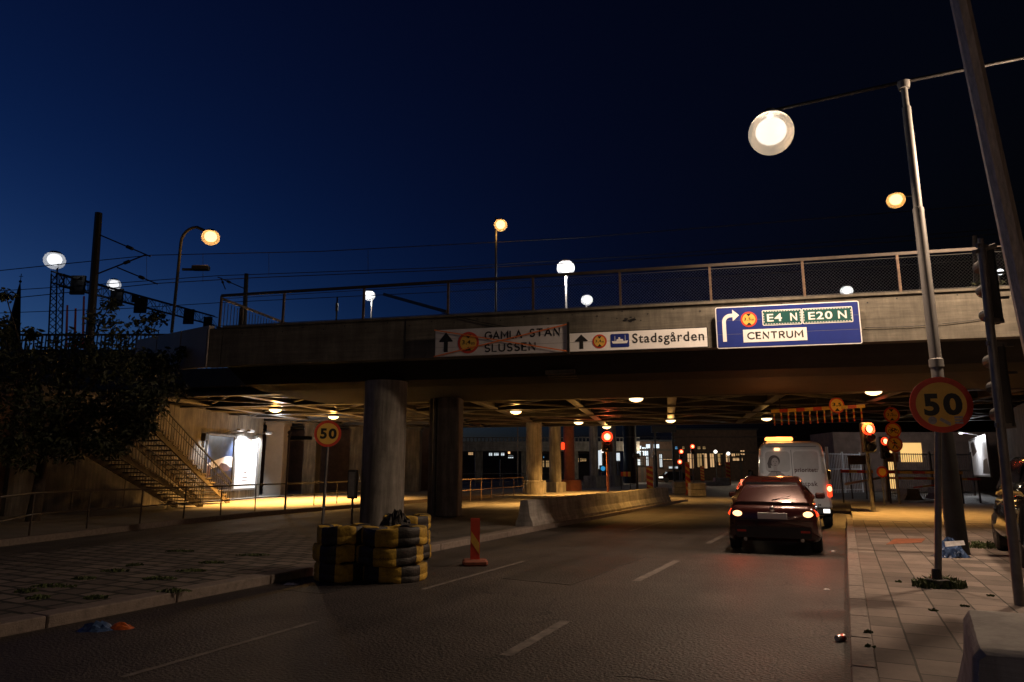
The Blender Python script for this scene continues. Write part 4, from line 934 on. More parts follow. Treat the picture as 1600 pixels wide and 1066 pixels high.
# crumpled netting on the tyres
def crumple(name, c, d, mtl, lab, cat, n=14, amp=.35, seed=0, **k):
    random.seed(seed); b = MB(); g = []
    for j in range(n + 1):
        for i in range(n + 1):
            u, v = i / n - .5, j / n - .5; e = max(0, 1 - (u * u + v * v) * 3.6)
            g.append((c[0] + u * d[0] * (1 + random.uniform(-.08, .08)), c[1] + v * d[1] * (1 + random.uniform(-.08, .08)), c[2] + d[2] * (e * (1 - amp) + random.uniform(0, amp) * e)))
    b.add(g, [(j * (n + 1) + i, j * (n + 1) + i + 1, (j + 1) * (n + 1) + i + 1, (j + 1) * (n + 1) + i) for j in range(n) for i in range(n)])
    return tag(b.build(name, mtl, smooth=False), lab, cat)
q = A(618, 822, 10.9); crumple('crumpled_netting', (q.x, q.y, q.z - .02), (.5, .5, .3), M['rubber'], 'dark crumpled netting heaped on the tyres at the foot of the round pillar', 'netting', 18, .7, 5)
# marker post
def marker(base, w, h, lab, rz=0, foot=True, tilt=0):
    t = thing('marker_post', lab, 'marker post', base, rz); b = MB(); b.xz([(-w / 2, .1), (w / 2, .1), (w / 2, h), (-w / 2, h)], -.025, .025); p = b.build('blade', M['redpaint'], t)
    b = MB(); k = 0; z = .18
    while z < h - .2:
        b.xz([(-w / 2 + .008, z + .2), (-w / 2 + .008, z + .38 if z + .38 < h else h - .01), (w / 2 - .008, z + .18), (w / 2 - .008, z)], -.029, -.0255); z += .42
    b.build('stripe', M['yellowpaint'], p)
    if foot:
        b = MB(); b.box((0, 0, .05), (.42, .3, .1), 0, .03); b.build('foot', M['terra'], t)
    return t
q = G(742, 884, 0); marker(q, .155, .76, 'red and yellow striped marker post on a rubber foot beside the lane', .1)
def pixmarker(px, by, ty, lab, wpx=10):
    q = G(px, by, .0); e = A(px, ty, q.y); return marker(q, wpx * q.y / 1090, e.z, lab, .05, True)
pixmarker(1016, 769, 729, 'slim red and yellow marker post between the barriers, left of the thick pale pole'); pixmarker(1076, 774, 722, 'tall red and yellow marker post standing at the white barrier blocks', 7); pixmarker(1098, 752, 728, 'small far marker post behind the white barrier blocks', 6); pixmarker(1139, 758, 722, 'narrow marker post right of the farthest white blocks', 7)
# jersey barriers
def jersey(p, q, h, lab, mtl='barrier', wb=.5, wt=.22, grp='concrete barrier blocks'):
    p, q = Vector(p), Vector(q); L_ = (q - p).length; t = thing('concrete_barrier', lab, 'barrier', p, math.atan2(q.y - p.y, q.x - p.x), grp)
    pr_ = [(-wb / 2, 0), (-wb / 2, .1), (-wt / 2 - .05, h * .42), (-wt / 2, h - .02), (-wt / 2 + .02, h), (wt / 2 - .02, h), (wt / 2, h - .02), (wt / 2 + .05, h * .42), (wb / 2, .1), (wb / 2, 0)]
    b = MB(); b.loft([[(x, y, z) for y, z in pr_] for x in (0, L_)]); b.build('body', M[mtl], t); return t
ds = [16.7 + k * 3.95 for k in range(4)]
for k, s in enumerate(ds):
    jersey(R(-7.65 + .0, s, .1), R(-7.62, s + 3.9, .1), .68, ['nearest long grey barrier on the median edge behind the marker post', 'second long grey barrier on the median edge', 'third long grey barrier on the median edge', 'farthest long barrier on the median edge, its end lit pale yellow'][k])
q1, q2 = G(1055, 774, .05), G(1098, 772, .05)
def blocks(px0, px1, by, lab, rows, z0=0.0):
    q, e = G(px0, by, z0), G(px1, by, z0); t = thing('barrier_block', lab, 'barrier', q, 0, 'white concrete blocks'); w_ = e.x - q.x
    for k in range(rows):
        b = MB(); b.box((w_ / 2, .35, .2 + k * .4), (w_, .7, .385), 0, .03); b.build('block', M['barrier'], t)
    return t
blocks(1054, 1082, 772, 'white concrete block pile left of the tall marker post', 2); blocks(1080, 1104, 776, 'white concrete block pile right of the tall marker post', 2); blocks(1118, 1141, 759, 'farther stack of white concrete blocks behind, near the van', 2); blocks(1104, 1120, 759, 'single low white block beside the farther stack', 1)
# small concrete feet right
for (x0_, x1_, by, lab) in ((1413, 1444, 782, 'dark concrete foot left of the 50 sign post under the striped boards'), (1458, 1496, 780, 'dark concrete foot behind the mast base under the striped boards')):
    q, e = G(x0_, by, .12), G(x1_, by, .12); w_ = e.x - q.x; t = thing('concrete_block', lab, 'concrete block', q)
    b = MB(); b.loft([[(0, y, 0), (w_, y, 0), (w_ * .82, y, .28), (w_ * .8, y, .55), (w_ * .2, y, .55), (w_ * .18, y, .28)] for y in (0, .7)]); b.build('body', M['pole'], t)
# block at the bottom right corner
t = thing('concrete_block', 'pale concrete barrier end with blue spray paint in the bottom right corner', 'barrier', (1.88, 3.2, 0.12), -.54)
random.seed(8); rings = []
for k in range(31):
    y = 1.02 * k / 30; e = .02 if k in (0, 30) else 0; j = lambda q=.006: random.uniform(-q, q) * .22
    rings.append([(e, y, 0), (e, y, .1), (.1 + e + j(), y, .45), (.12 + e + j(), y, .63 + j()), (.15 + e + j(.009), y, .675 - e + j(.008)), (.3, y, .68 - e + j(.003)), (.5, y, .68 - e + j(.003)), (.75 - e + j(.009), y, .675 - e + j(.008)), (.8 - e + j(), y, .63), (1.0 - e, y, .1), (1.0 - e, y, 0)])
b = MB(); b.loft(rings); bo = b.build('body', M['barrier'], t, True)
b = MB(); b.lathe([(1e-3, .686), (.045, .686), (.05, .679)], (.45, .55, 0), 14); b.build('lifting_eye', M['black'], bo)
b = MB(); b.xz([(.27, .28), (.33, .34), (.36, .44), (.34, .53), (.3, .55), (.3, .46), (.24, .36)], -.004, -.001); b.xz([(.36, .25), (.5, .3), (.6, .42), (.57, .44), (.47, .34), (.36, .29)], -.004, -.001); b.build('spray_mark', M['graff'], t)

# ================================================================== SIGNALS
def signal(base, lz, lab, big=.3, red=True, power=40, stripes=False, headw=.38, emis='e_red', dirz=0):
    t = thing('traffic_signal', lab, 'traffic light', base, dirz)
    b = MB(); b.tube([(0, 0, 0), (0, 0, lz + .2)], .065, 10); b.build('pole', M['terra' if stripes else 'pole'], t, True)
    b = MB(); b.box((0, -.12, lz - .3), (headw, .22, 1.05), 0, .03); hd = b.build('signal_head', M['black'], t)
    r = big / 2
    b = MB(); b.lathe([(1e-3, -.25), (r * .7, -.245), (r, -.232)], (0, 0, lz), 20, 'y'); b.build('red_lens', M[emis], hd)
    b = MB(); b.lathe([(1e-3, -.256), (r * .6, -.252)], (0, 0, lz), 16, 'y'); b.build('lamp_core', M['e_redhot'], hd)
    for k in (1, 2):
        b = MB(); b.lathe([(1e-3, -.24), (.1, -.238), (.11, -.232)], (0, 0, lz - .32 * k), 16, 'y'); b.build('dark_lens', M['glass'], hd)
    b = MB()
    for k in range(3): b.tube([(0, -.23, lz - .32 * k + .0), (0, -.38, lz - .32 * k + .0)], [.15, .155], 14, False)
    b.build('visor', M['black'], hd)
    light('signal_light', (0, -.45, lz), power, (1, .1, .03), .1, t); return t
def pixsig(lx, ly, bx, by, lab, **k):
    z0 = k.pop('z0', .12); q = G(bx, by, z0); e = A(lx, ly, q.y); q.x = e.x
    return signal(q, e.z - z0, lab, **k)
t = pixsig(948, 683, 955, 776, 'glowing red traffic signal on a dark red pole between the far columns', big=.62, power=90, stripes=True, headw=.62)
pixsig(1352, 671, 1362, 800, 'glowing red traffic signal on a dark pole at the end of the right pavement', big=.46, power=36, headw=.44)
t = pixsig(1379, 690, 1387, 783, 'smaller red traffic signal beside the stack of round prohibition signs', big=.4, power=12)
b = MB(); b.tube([(0, 0, 0), (0, 0, .5)], .11, 12); b.build('pole_sleeve', M['galv'], t, True)
for px, py, by, lab in ((1065, 706, 748, 'far red signal left of the two beyond the junction'), (1083, 698, 748, 'far red signal right of the two beyond the junction'), (1062, 722, 748, 'low far signal lamp beneath the left far red signal')):
    q = A(px, 735, 75); e = A(px, py, 75); signal(Vector((q.x, 75, 0)), e.z, lab, big=.5, power=14)
# round prohibition signs on one pole
q = G(1402, 783, .12); q = Vector((q.x, 30, .12)); e0 = A(1402, 735, 30)
t = thing('sign_pole', 'pole carrying three yellow round prohibition signs: height limit, no cycling, no walking', 'road sign', (e0.x, 30, .12), -.1)
zz = [A(1402, y, 30).z - .12 for y in (648.5, 672.5, 694.5)]; r = 12.2 * 30 / 1090
b = MB(); b.tube([(0, .08, 0), (0, .08, zz[0] + .4)], .05, 8); b.build('pole', M['pole'], t, True)
heightsign(t, 0, zz[0], r, -.02, '3,5m')
for k in (1, 2):
    b = MB(); b.xz(disc(0, zz[k], r), -.024, -.02); d = b.build('round_plate', M['red'], t); b = MB(); b.xz(disc(0, zz[k], r * .8), -.028, -.0245); b.build('yellow_field', M['yellow'], d)
    b = MB(); Z = zz[k]
    if k == 1:
        for sx in (-1, 1): b.tube([(sx * r * .38 + r * .24 * math.cos(a * PI / 8), -.031, Z - r * .12 + r * .24 * math.sin(a * PI / 8)) for a in range(17)], .012, 4)
        for (x0_, z0_, x1_, z1_) in ((-.38, -.12, -.12, .22), (-.12, .22, .22, .22), (-.2, .12, .0, -.12), (0, -.12, .25, .22), (.38, -.12, .22, .28), (-.38, -.12, 0, -.12), (-.18, .3, -.06, .3)): b.bar((x0_ * r, -.031, Z + z0_ * r), (x1_ * r, -.031, Z + z1_ * r), .012, .03)
    else:
        b.xz(disc(-.02, Z + r * .5, r * .1, 10), -.032, -.029); b.bar((0, -.031, Z + r * .38), (.0, -.031, Z), .004, r * .22)
        for (x1_, z1_) in ((-.3, -.55), (.3, -.55), (-.3, .1), (.3, .05)): b.bar((0, -.031, Z + (r * .0 if z1_ < 0 else r * .33)), (x1_ * r, -.031, Z + z1_ * r), .004, r * .13)
    b.build('symbol', M['ink'], d)
    b = MB(); b.bar((-.6 * r, -.034, Z + .52 * r), (.6 * r, -.034, Z - .52 * r), .003, r * .11); b.build('slash', M['red'], d)
# blank round no-vehicles sign and striped boards
q = A(1376, 735, 29); t = thing('no_vehicles_sign', 'small round yellow sign with red rim on the striped barrier boards', 'road sign', (q.x, 28.9, .12))
z = A(1376, 737.5, 29).z - .12; b = MB(); b.tube([(0, .05, 0), (0, .05, z)], .03, 8); b.build('post', M['pole'], t, True)
b = MB(); b.xz(disc(0, z, .23), -.03, -.01); d = b.build('round_plate', M['red'], t); b = MB(); b.xz(disc(0, z, .155), -.035, -.0305); b.build('yellow_field', M['yellow'], d)
def striped(px0, py0, px1, py1, Y0, Y1, hh, lab, n, legs=True):
    a, c = A(px0, py0, Y0), A(px1, py1, Y1); t = thing('striped_barrier', lab, 'barrier', (a.x, a.y, 0), 0, 'red and yellow striped barrier boards'); o = Vector((a.x, a.y, 0))
    b = MB()
    for k in range(n): b.m(k % 2); b.bar(a.lerp(c, k / n) - o, a.lerp(c, (k + 1) / n) - o, .04, hh)
    b.build('board', [M['redpaint'], M['yellowpaint']], t); 
    if legs:
        for f in (.02, .98):
            p = a.lerp(c, f) - o; b = MB(); b.bar((p.x, p.y + .05, 0.05), (p.x, p.y + .05, p.z + .1), .06, .05); b.build('leg', M['darksteel'], t)
    return t
striped(1314, 736.5, 1364, 737.5, 33, 33, .13, 'short striped board left of the red traffic signal pole', 4)
striped(1386, 738, 1504, 739, 31, 31, .12, 'long striped board behind the 50 sign post', 6)
striped(1386, 747, 1532, 749, 32.5, 32.5, .1, 'second long striped board behind and below the first', 7)
striped(1428, 762, 1480, 756, 30, 31, .06, 'fallen striped pole sloping above the concrete foot', 4, False)
p = [G(1320, 757, .35), G(1384, 745, .75)]; a, c = A(1320, 757, 33), A(1384, 745, 35); b = MB(); b.bar(a, c, .05, .1); tag(b.build('white_bar', M['vanwhite']), 'white sloping boom across the gap behind the red signal pole', 'boom')
# height gantry with hanging rods
gl, gr_ = A(1205, 643, 27), A(1352, 634.5, 26)
t = thing('height_gantry', 'yellow and red height bar with a row of hanging rods under the bridge', 'gantry', gl); 
b = MB(); d = gr_ - gl
for k in range(11): b.m(k % 2); b.bar(d * (k / 11), d * ((k + 1) / 11), .06, .13)
b.build('beam', [M['yellowpaint'], M['redpaint']], t)
for k in range(13):
    p = d * ((k + .4) / 13); b = MB()
    for j in range(4): b.m(j % 2); b.bar(p + Vector((random.uniform(-.01, .01), 0, -.08 - j * .12)), p + Vector((0, 0, -.2 - j * .12)), .035, .045)
    b.build('hanging_rod', [M['yellowpaint'], M['redpaint']], t)
for f in (.1, .5, .9): b = MB(); p = d * f; b.tube([p, p + Vector((0, 0, 4.4 - gl.z))], .02, 6); b.build('hanger', M['darksteel'], t)
c = d * .7 + Vector((0, -.05, .08))
b = MB(); b.xz(disc(c.x, c.z, .3), c.y - .02, c.y); pl2 = b.build('round_plate', M['red'], t); b = MB(); b.xz(disc(c.x, c.z, .24), c.y - .025, c.y - .0205); b.build('yellow_field', M['yellow'], pl2)
text('3,5', c.x - .17, c.z - .05, .34, .15, c.y - .03, M['ink'], pl2, .03); b = MB(); b.xz([(c.x - .1, c.z - .22), (c.x + .1, c.z - .22), (c.x, c.z - .1)], c.y - .03, c.y - .027); b.build('arrowhead', M['ink'], pl2)

# ================================================================== RIGHT SIDE WALL, FENCE
p0 = R(6.1, 19.5); p1 = R(7.4, 44); ra = math.atan2(p1.y - p0.y, p1.x - p0.x)
t = thing('abutment_wall', 'concrete abutment wall on the right with a lit poster on it', 'wall', p0, ra)
b = MB(); b.box(((p1 - p0).length / 2, -.3, 2.15), ((p1 - p0).length, .6, 4.3)); b.build('wall_face', M['wall'], t)
b = MB(); b.box((-.2, -4, 2.15), (.5, 8, 4.3)); b.build('end_face', M['wall'], t)
def rwall(px):
    d = ray(px, 735); dx, dy = p1.x - p0.x, p1.y - p0.y; k = (p0.x * d.y - p0.y * d.x) / (dy * d.x - dx * d.y); return k * (p1 - p0).length
xa, xb = max(.6, rwall(1550)), rwall(1522)
bb = thing('billboard', 'tall lit poster glowing white on the right abutment wall', 'billboard', p0, ra)
za, zb = 1.25, 3.55
b = MB(); frm(b, xa, xb, za, zb, .06); b.build('frame', M['galv'], bb)
b = MB(); b.quad((xb, .05, za), (xa, .05, za), (xa, .05, zb), (xb, .05, zb)); ps = b.build('poster', M['poster_white'], bb)
b = MB(); xm, xw = (xa + xb) / 2, xb - xa
b.xz([(xa + .05 * xw, za + .1), (xa + .4 * xw, za + .1), (xa + .3 * xw, za + .9), (xa + .12 * xw, za + 1.0)][::-1], .056, .053); b.build('poster_print', M['poster_dark'], ps); b = MB(); b.xz([(xa + .6 * xw, za + 1.5), (xa + .9 * xw, za + 1.2), (xa + .95 * xw, za + 2.1), (xa + .75 * xw, za + 2.2)][::-1], .056, .053); b.build('poster_print', M['poster_dark'], ps)
b = MB(); b.bar((xm, 0, zb + .2), (xm, .8, zb + .4), .04, .04); b.box((xm, .9, zb + .38), (.5, .2, .1)); b.build('spot_lamp', M['galv'], bb)
light('poster_light', (xm, .85, zb + .2), 260, (.95, .96, 1), .15, bb); light('poster_light', (xm - 1.0, .8, zb + .1), 120, (.95, .96, 1), .15, bb)
# bar fences and gate
def barfence(px0, px1, Y0, Y1, top, lab, mtl='fencezinc', step=.13, z0=.12):
    a, c = A(px0, 735, Y0), A(px1, 735, Y1); a.z = c.z = z0; zt = A(px0, top, Y0).z - z0
    t = thing('bar_fence', lab, 'fence', a, math.atan2(c.y - a.y, c.x - a.x)); L_ = (c - a).length; b = MB()
    for k in range(int(L_ / step)): b.box((k * step, 0, zt / 2), (.025, .02, zt))
    b.build('bars', M[mtl], t); b = MB()
    for z in (.2, zt * .6, zt - .05): b.box((L_ / 2, .02, z), (L_, .03, .05))
    b.build('rails', M[mtl], t)
    for x in (0, L_ / 2, L_): b = MB(); b.box((x, .03, zt / 2 + .05), (.09, .07, zt + .1)); b.build('post', M[mtl], t)
    return t
barfence(1290, 1346, 44, 46, 708, 'tall galvanised bar fence lit white right of the van', step=.17); barfence(1388, 1520, 38, 40, 708, 'dark bar fence behind the striped boards', 'pole', .16)
b = MB(); a = A(1292, 706, 43); b.tube([(a.x, 43, .1), (a.x, 43, a.z + .3)], .09, 8); tag(b.build('gate_post', M['vanwhite']), 'white gate post left of the galvanised bar fence', 'post')
for (x0_, x1_, y0_, y1_, D, lab) in ((1326, 1352, 712, 726, 36, 'brown notice board behind the red signal pole'), (1384, 1402, 708, 722, 33, 'dim notice board below the no walking sign')):
    a, c = A(x0_, y1_, D), A(x1_, y0_, D); t = thing('notice_board', lab, 'sign', (a.x, D, .1)); b = MB(); b.box(((c.x - a.x) / 2, 0, (a.z + c.z) / 2 - .1), (c.x - a.x, .05, c.z - a.z)); b.build('panel', M['brick'], t)
    for x in (.08, c.x - a.x - .08): b = MB(); b.box((x, .05, a.z / 2), (.05, .05, a.z)); b.build('leg', M['darksteel'], t)
a, c = A(1412, 722, 52), A(1442, 692, 52); t = thing('lit_building', 'low building end with a glowing yellow wall behind the prohibition signs', 'building', (a.x - 3, 52, 0))
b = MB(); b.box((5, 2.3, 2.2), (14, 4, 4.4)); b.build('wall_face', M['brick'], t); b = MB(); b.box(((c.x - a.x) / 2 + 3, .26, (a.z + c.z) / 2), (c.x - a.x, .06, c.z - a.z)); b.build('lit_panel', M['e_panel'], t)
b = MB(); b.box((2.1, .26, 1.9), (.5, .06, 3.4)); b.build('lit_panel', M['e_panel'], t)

# ================================================================== VEHICLES
def rring(y, zb, zt, wb, wt, r=.1, n=4):
    P = []
    for (sx, z, w, a) in ((1, zt, wt, 0), (-1, zt, wt, PI / 2), (-1, zb, wb, PI), (1, zb, wb, 1.5 * PI)):
        rr = min(r, (zt - zb) * .45)
        cx = sx * (w - rr); cz = z - rr if z == zt else z + rr
        P += [(cx + rr * math.cos(a + PI / 2 * k / n), y, cz + rr * math.sin(a + PI / 2 * k / n)) for k in range(n + 1)]
    return P
def wheel(par, x, y, r, w=.2, side=1):
    b = MB(); b.lathe([(r * .62, -w / 2), (r * .9, -w / 2), (r, -w / 2 + .03), (r, w / 2 - .03), (r * .9, w / 2), (r * .62, w / 2)], (x, y, r), 28, 'x'); wh_ = b.build('wheel', M['rubber'], par, True)
    b = MB(); xo = x + side * (w / 2 - .02); b.lathe([(1e-3, 0), (r * .2, .01 * side), (r * .55, 0), (r * .63, .015 * side)], (xo, y, r), 20, 'x')
    for k in range(5):
        a = 2 * PI * k / 5; b.bar((xo + side * .012, y + .08 * math.cos(a), r + .08 * math.sin(a)), (xo + side * .012, y + r * .58 * math.cos(a), r + r * .58 * math.sin(a)), .02, .05)
    b.build('rim', M['galv'], wh_, True)
def xzplate(b, pts, y0, y1): return b.xz(pts, y0, y1)
# dark red car, rear toward the camera
cq = G(1207, 866, .0)
car = thing('car', 'dark red hatchback with glowing tail lights driving behind the van', 'car', (cq.x, cq.y - .12, 0.005), -RH + .05)
hw = .85
b = MB(); b.loft([rring(0.0, .36, .78, .70, .70, .12), rring(.05, .28, .86, .78, .76, .14), rring(.2, .22, .93, .83, .78, .14), rring(.9, .2, .95, .86, .80, .12), rring(2.6, .2, .95, .86, .80, .12), rring(3.3, .2, .9, .85, .78, .14), rring(3.85, .24, .76, .8, .7, .16), rring(4.1, .34, .64, .66, .58, .12)]); b.build('body', M['carred'], car, True)
b = MB(); b.loft([rring(.12, .88, .95, .70, .66, .03), rring(.42, .9, 1.24, .75, .58, .1), rring(.7, .9, 1.38, .77, .56, .12), rring(1.3, .9, 1.43, .78, .57, .12), rring(2.1, .9, 1.41, .78, .57, .12), rring(2.6, .9, 1.2, .77, .6, .1), rring(3.1, .88, .94, .74, .66, .03)]); b.build('cabin', M['carred'], car, True)
b = MB(); b.add([(-.58, .165, .985), (.58, .165, .985), (.47, .53, 1.315), (-.47, .53, 1.315)], [(0, 1, 2, 3)]); b.add([(-.58, .185, .965), (.58, .185, .965), (.47, .55, 1.295), (-.47, .55, 1.295)], [(3, 2, 1, 0)]); b.build('rear_window', M['glass'], car)
for sg in (1, -1):
    b = MB(); b.add([(sg * .765, .62, .98), (sg * .785, 2.75, .98), (sg * .60, 2.15, 1.36), (sg * .60, .9, 1.36)], [(0, 1, 2, 3) if sg > 0 else (3, 2, 1, 0)]); b.build('side_window', M['glass'], car)
    for y in (.75, 3.25): wheel(car, sg * .74, y, .31, .2, sg)
    b = MB(); b.box((sg * .9, 2.55, 1.0), (.2, .12, .13), 0, .03); b.build('mirror', M['carred'], car)
    b = MB(); b.loft([[(sg * .42, .015, .66), (sg * .42, .015, .8), (sg * .74, .06, .82), (sg * .79, .12, .72), (sg * .7, .03, .65)], [(sg * .42, .06, .66), (sg * .42, .06, .8), (sg * .76, .2, .82), (sg * .82, .22, .72), (sg * .74, .1, .65)]]); tl = b.build('tail_light', M['e_tail'], car)
    b = MB(); b.ball((sg * .62, .012, .735), .07, 12, 8, (1.3, .5, .8)); b.build('lamp_core', M['e_tailhot'], tl)
    light('tail_glow', (sg * .62, -.08, .72), 16, (1, .1, .03), .06, car, 150, (0, -1, -.25), .6)
    b = MB(); b.tube([(sg * .5, -.03, .27), (sg * .5, .1, .27)], .035, 8); b.build('exhaust', M['chrome'], car)
b = MB(); b.box((0, -.004, .62), (1.36, .012, .012)); b.box((0, .13, .955), (1.2, .012, .01)); b.box((-.3, -.006, .56), (.012, .012, .1)); b.build('tailgate_seam', M['black'], car)
b = MB(); b.lathe([(1e-3, -.02), (.035, -.018), (.045, -.006)], (0, 0, .83), 16, 'y'); b.build('badge', M['chrome'], car)
b = MB(); b.bar((0, .15, .99), (.34, .2, 1.06), .014, .012); b.build('rear_wiper', M['black'], car)
for sg in (1, -1):
    b = MB(); b.box((sg * .56, -.018, .42), (.16, .012, .035)); b.build('reflector', M['redpaint'], car)
    b = MB(); b.box((sg * .84, 1.5, .6), (.012, .012, .55)); b.box((sg * .875, 1.75, .84), (.03, .16, .025)); b.build('door_seam', M['black'], car)
b = MB(); b.box((0, -.012, .70), (.52, .02, .115), 0, .005); pl_ = b.build('number_plate', M['plate'], car)
b = MB(); b.xz(rrect(-.66, .3, .66, .5, .04), -.014, .0); b.build('bumper', M['black'], car)
for sg in (1, -1):
    b = MB(); b.box((sg * .6, 4.03, .68), (.3, .12, .14), 0, .03); hl = b.build('headlight', M['e_head'], car)
    light('headlight_beam', (sg * .6, 4.14, .7), 26, (1, .9, .78), .05, car, 78, (0, 1, .16), .8)
b = MB(); b.box((0, .56, 1.34), (.34, .02, .018)); b.build('brake_light', M['redpaint'], car)
# white van with printed rear doors
vq = G(1238, 829, 0)
van = thing('van', 'pale delivery van with a printed woman on its rear doors and an orange roof beacon', 'van', (A(1238, 735, 19.2).x, 19.2, .005), -RH + .1)
k_ = .94
b = MB(); b.loft([rring(0, .42, 2.22, .88, .72, .22), rring(.06, .36, 2.3, .94, .8, .25), rring(.3, .32, 2.34, .97, .84, .26), rring(3.4, .32, 2.34, .97, .84, .26), rring(4.0, .32, 2.1, .96, .8, .25), rring(4.4, .32, 1.3, .95, .85, .2), rring(5.0, .34, 1.05, .88, .78, .2), rring(5.15, .4, .85, .8, .7, .15)]); b.build('body', M['vanwhite'], van, True)
b = MB(); b.xz(rrect(-.74, .86, .74, 2.12, .16), -.006, -.002); dr_ = b.build('rear_doors', M['film'], van)
b = MB(); b.box((.0, -.0075, 1.3), (.012, .002, 1.6)); b.box((0.05, -.0075, 1.0), (.3, .002, .006)); b.build('door_seam', M['black'], dr_)
b = MB(); b.xz(rrect(-.68, 1.5, -.04, 2.06, .1), -.0095, -.0065); b.xz(rrect(.04, 1.5, .68, 2.06, .1), -.0095, -.0065); b.build('door_window', mat('dark_tinted_film', (.52, .48, .47), .2, coat=.5, var=.2, scale=1.2), dr_)
b = MB(); b.xz(disc(-.1, 1.34, .065, 20), -.012, -.0085); b.build('door_handle', M['photo_dark'], dr_)
# printed woman: hair, face, shoulders, folded arms
def up(m_):
    m_.v = [(-.42 + (x + .45) * 1.2, y, 1.06 + (z - .92) * 1.24) for x, y, z in m_.v]
pw = MB(); pw.xz([(-.66, .92), (-.22, .92), (-.2, 1.12), (-.28, 1.22), (-.4, 1.3), (-.54, 1.3), (-.64, 1.2), (-.68, 1.05)], -.0125, -.0098); up(pw); wm = pw.build('printed_woman', M['photo_mid'], dr_)
pw = MB(); pw.xz(disc(-.475, 1.52, .125, 20), -.0145, -.0128); pw.xz([(-.6, 1.54), (-.56, 1.5), (-.55, 1.36), (-.61, 1.36), (-.63, 1.46)], -.0144, -.0128); up(pw); pw.build('printed_hair', M['photo_dark'], wm)
pw = MB(); pw.xz([(-.46 + .08 * math.cos(a * PI / 9), 1.48 + .11 * math.sin(a * PI / 9)) for a in range(18)], -.0165, -.0148); pw.xz([(-.5, 1.3), (-.42, 1.3), (-.42, 1.4), (-.5, 1.4)], -.0164, -.0148); up(pw); pw.build('printed_face', mat('print_pale_grey', (.4, .34, .33), .4), wm)
pw = MB()
for (x_, z_, w_, h_, nm) in ((-.49, 1.5, .028, .012, 'printed_eye'), (-.43, 1.5, .028, .012, 'printed_eye'), (-.46, 1.42, .045, .014, 'printed_mouth'), (-.458, 1.46, .014, .02, 'printed_nose')): pf = MB(); pf.box((x_, -.0172, z_), (w_, .001, h_)); up(pf); pf.build(nm, M['photo_dark'], wm)
pw.bar((-.62, -.0172, 1.05), (-.3, -.0172, .98), .002, .03); pw.bar((-.28, -.0172, 1.1), (-.52, -.0172, .96), .002, .025); pw.bar((-.44, -.0172, 1.28), (-.42, -.0172, 1.08), .002, .015); up(pw); pw.build('printed_sleeve_fold', M['photo_dark'], wm)
text('prioritet:', .06, 1.46, .58, .15, -.0125, M['textred'], dr_, .02); text('jetpak', .16, 1.08, .46, .17, -.0125, M['textred'], dr_, .015)
for sg in (1, -1):
    b = MB(); b.box((sg * .9, .0, 1.0), (.12, .1, .34), 0, .03); tl = b.build('tail_light', M['e_tail'], van)
    b = MB(); b.ball((sg * .9, -.05, 1.05), .06, 12, 8, (1, .4, 1.2)); b.build('lamp_core', M['e_tailhot'], tl)
    light('tail_glow', (sg * .92, -.12, 1.05), 10, (1, .1, .03), .06, van, 150, (0, -1, -.2), .6)
    for y in (.85, 4.2): wheel(van, sg * .86, y, .33, .22, sg)
    b = MB(); b.bar((sg * .95, 3.85, 1.35), (sg * 1.12, 3.75, 1.4), .04, .04); b.box((sg * 1.17, 3.72, 1.4), (.2, .14, .32), 0, .04); b.build('mirror', M['black'], van)
b = MB(); b.box((0, -.04, .46), (1.86, .14, .2), 0, .04); b.build('bumper', M['black'], van)
for sg in (1, -1):
    for z in (.95, 1.45, 1.9): b = MB(); b.box((sg * .78, -.012, z), (.09, .03, .05), 0, .008); b.build('door_hinge', M['vanwhite'], van)
    b = MB(); b.box((sg * .955, 2.0, .78), (.03, 3.0, .09), 0, .01); b.build('rub_strip', M['black'], van)
for q in ((.8, 1.5, -.02), (2.19, 1.3, .0)): b = MB(); b.box((0, q[2], q[0]), (q[1], .02, .012)); b.build('body_seam', M['black'], van)
b = MB(); b.bar((-.3, -.02, 1.5), (-.62, -.02, 1.52), .014, .016); b.build('rear_wiper', M['black'], van)
b = MB(); b.box((.78, -.115, .47), (.16, .02, .1)); b.build('reversing_light', M['e_head'], van)
b = MB(); b.box((-.28, .55, 2.42), (.75, .26, .12), 0, .03); bc = b.build('beacon_bar', M['e_beacon'], van)
b = MB(); b.box((-.28, .55, 2.35), (.9, .2, .06)); b.build('beacon_base', M['black'], van)
light('beacon_glow', (-.28, .45, 2.62), 28, (1, .3, .07), .1, van)
b = MB(); b.box((-.36, -.02, 2.12), (.14, .06, .07), 0, .01); b.build('brake_light', M['e_tailhot'], van)
b = MB(); b.xz(rrect(-.26, .62, .26, .74, .01), -.02, -.003); b.build('number_plate', M['plate'], van)
# dark car at the right edge
e = G(1570, 905, .0); sv = thing('parked_car', 'glossy black car parked half out of the picture at the right edge', 'car', R(3.1, 12.0, .12), -RH - .05)
b = MB(); b.loft([rring(0, .4, .85, .74, .72, .16), rring(.07, .28, .95, .84, .8, .18), rring(.3, .22, 1.02, .89, .84, .18), rring(3.4, .22, 1.0, .9, .84, .18), rring(4.2, .26, .85, .85, .75, .2), rring(4.5, .36, .7, .7, .6, .15)]); b.build('body', M['carblack'], sv, True)
b = MB(); b.loft([rring(.1, .98, 1.08, .8, .76, .04), rring(.3, 1.0, 1.5, .83, .68, .12), rring(.6, 1.0, 1.66, .84, .66, .14), rring(2.4, 1.0, 1.66, .84, .66, .14), rring(3.3, .98, 1.06, .82, .76, .04)]); b.build('cabin', M['carblack'], sv, True)
b = MB(); b.quad((-.72, .11, 1.1), (.72, .11, 1.1), (.6, .4, 1.58), (-.6, .4, 1.58)); b.build('rear_window', M['glass'], sv)
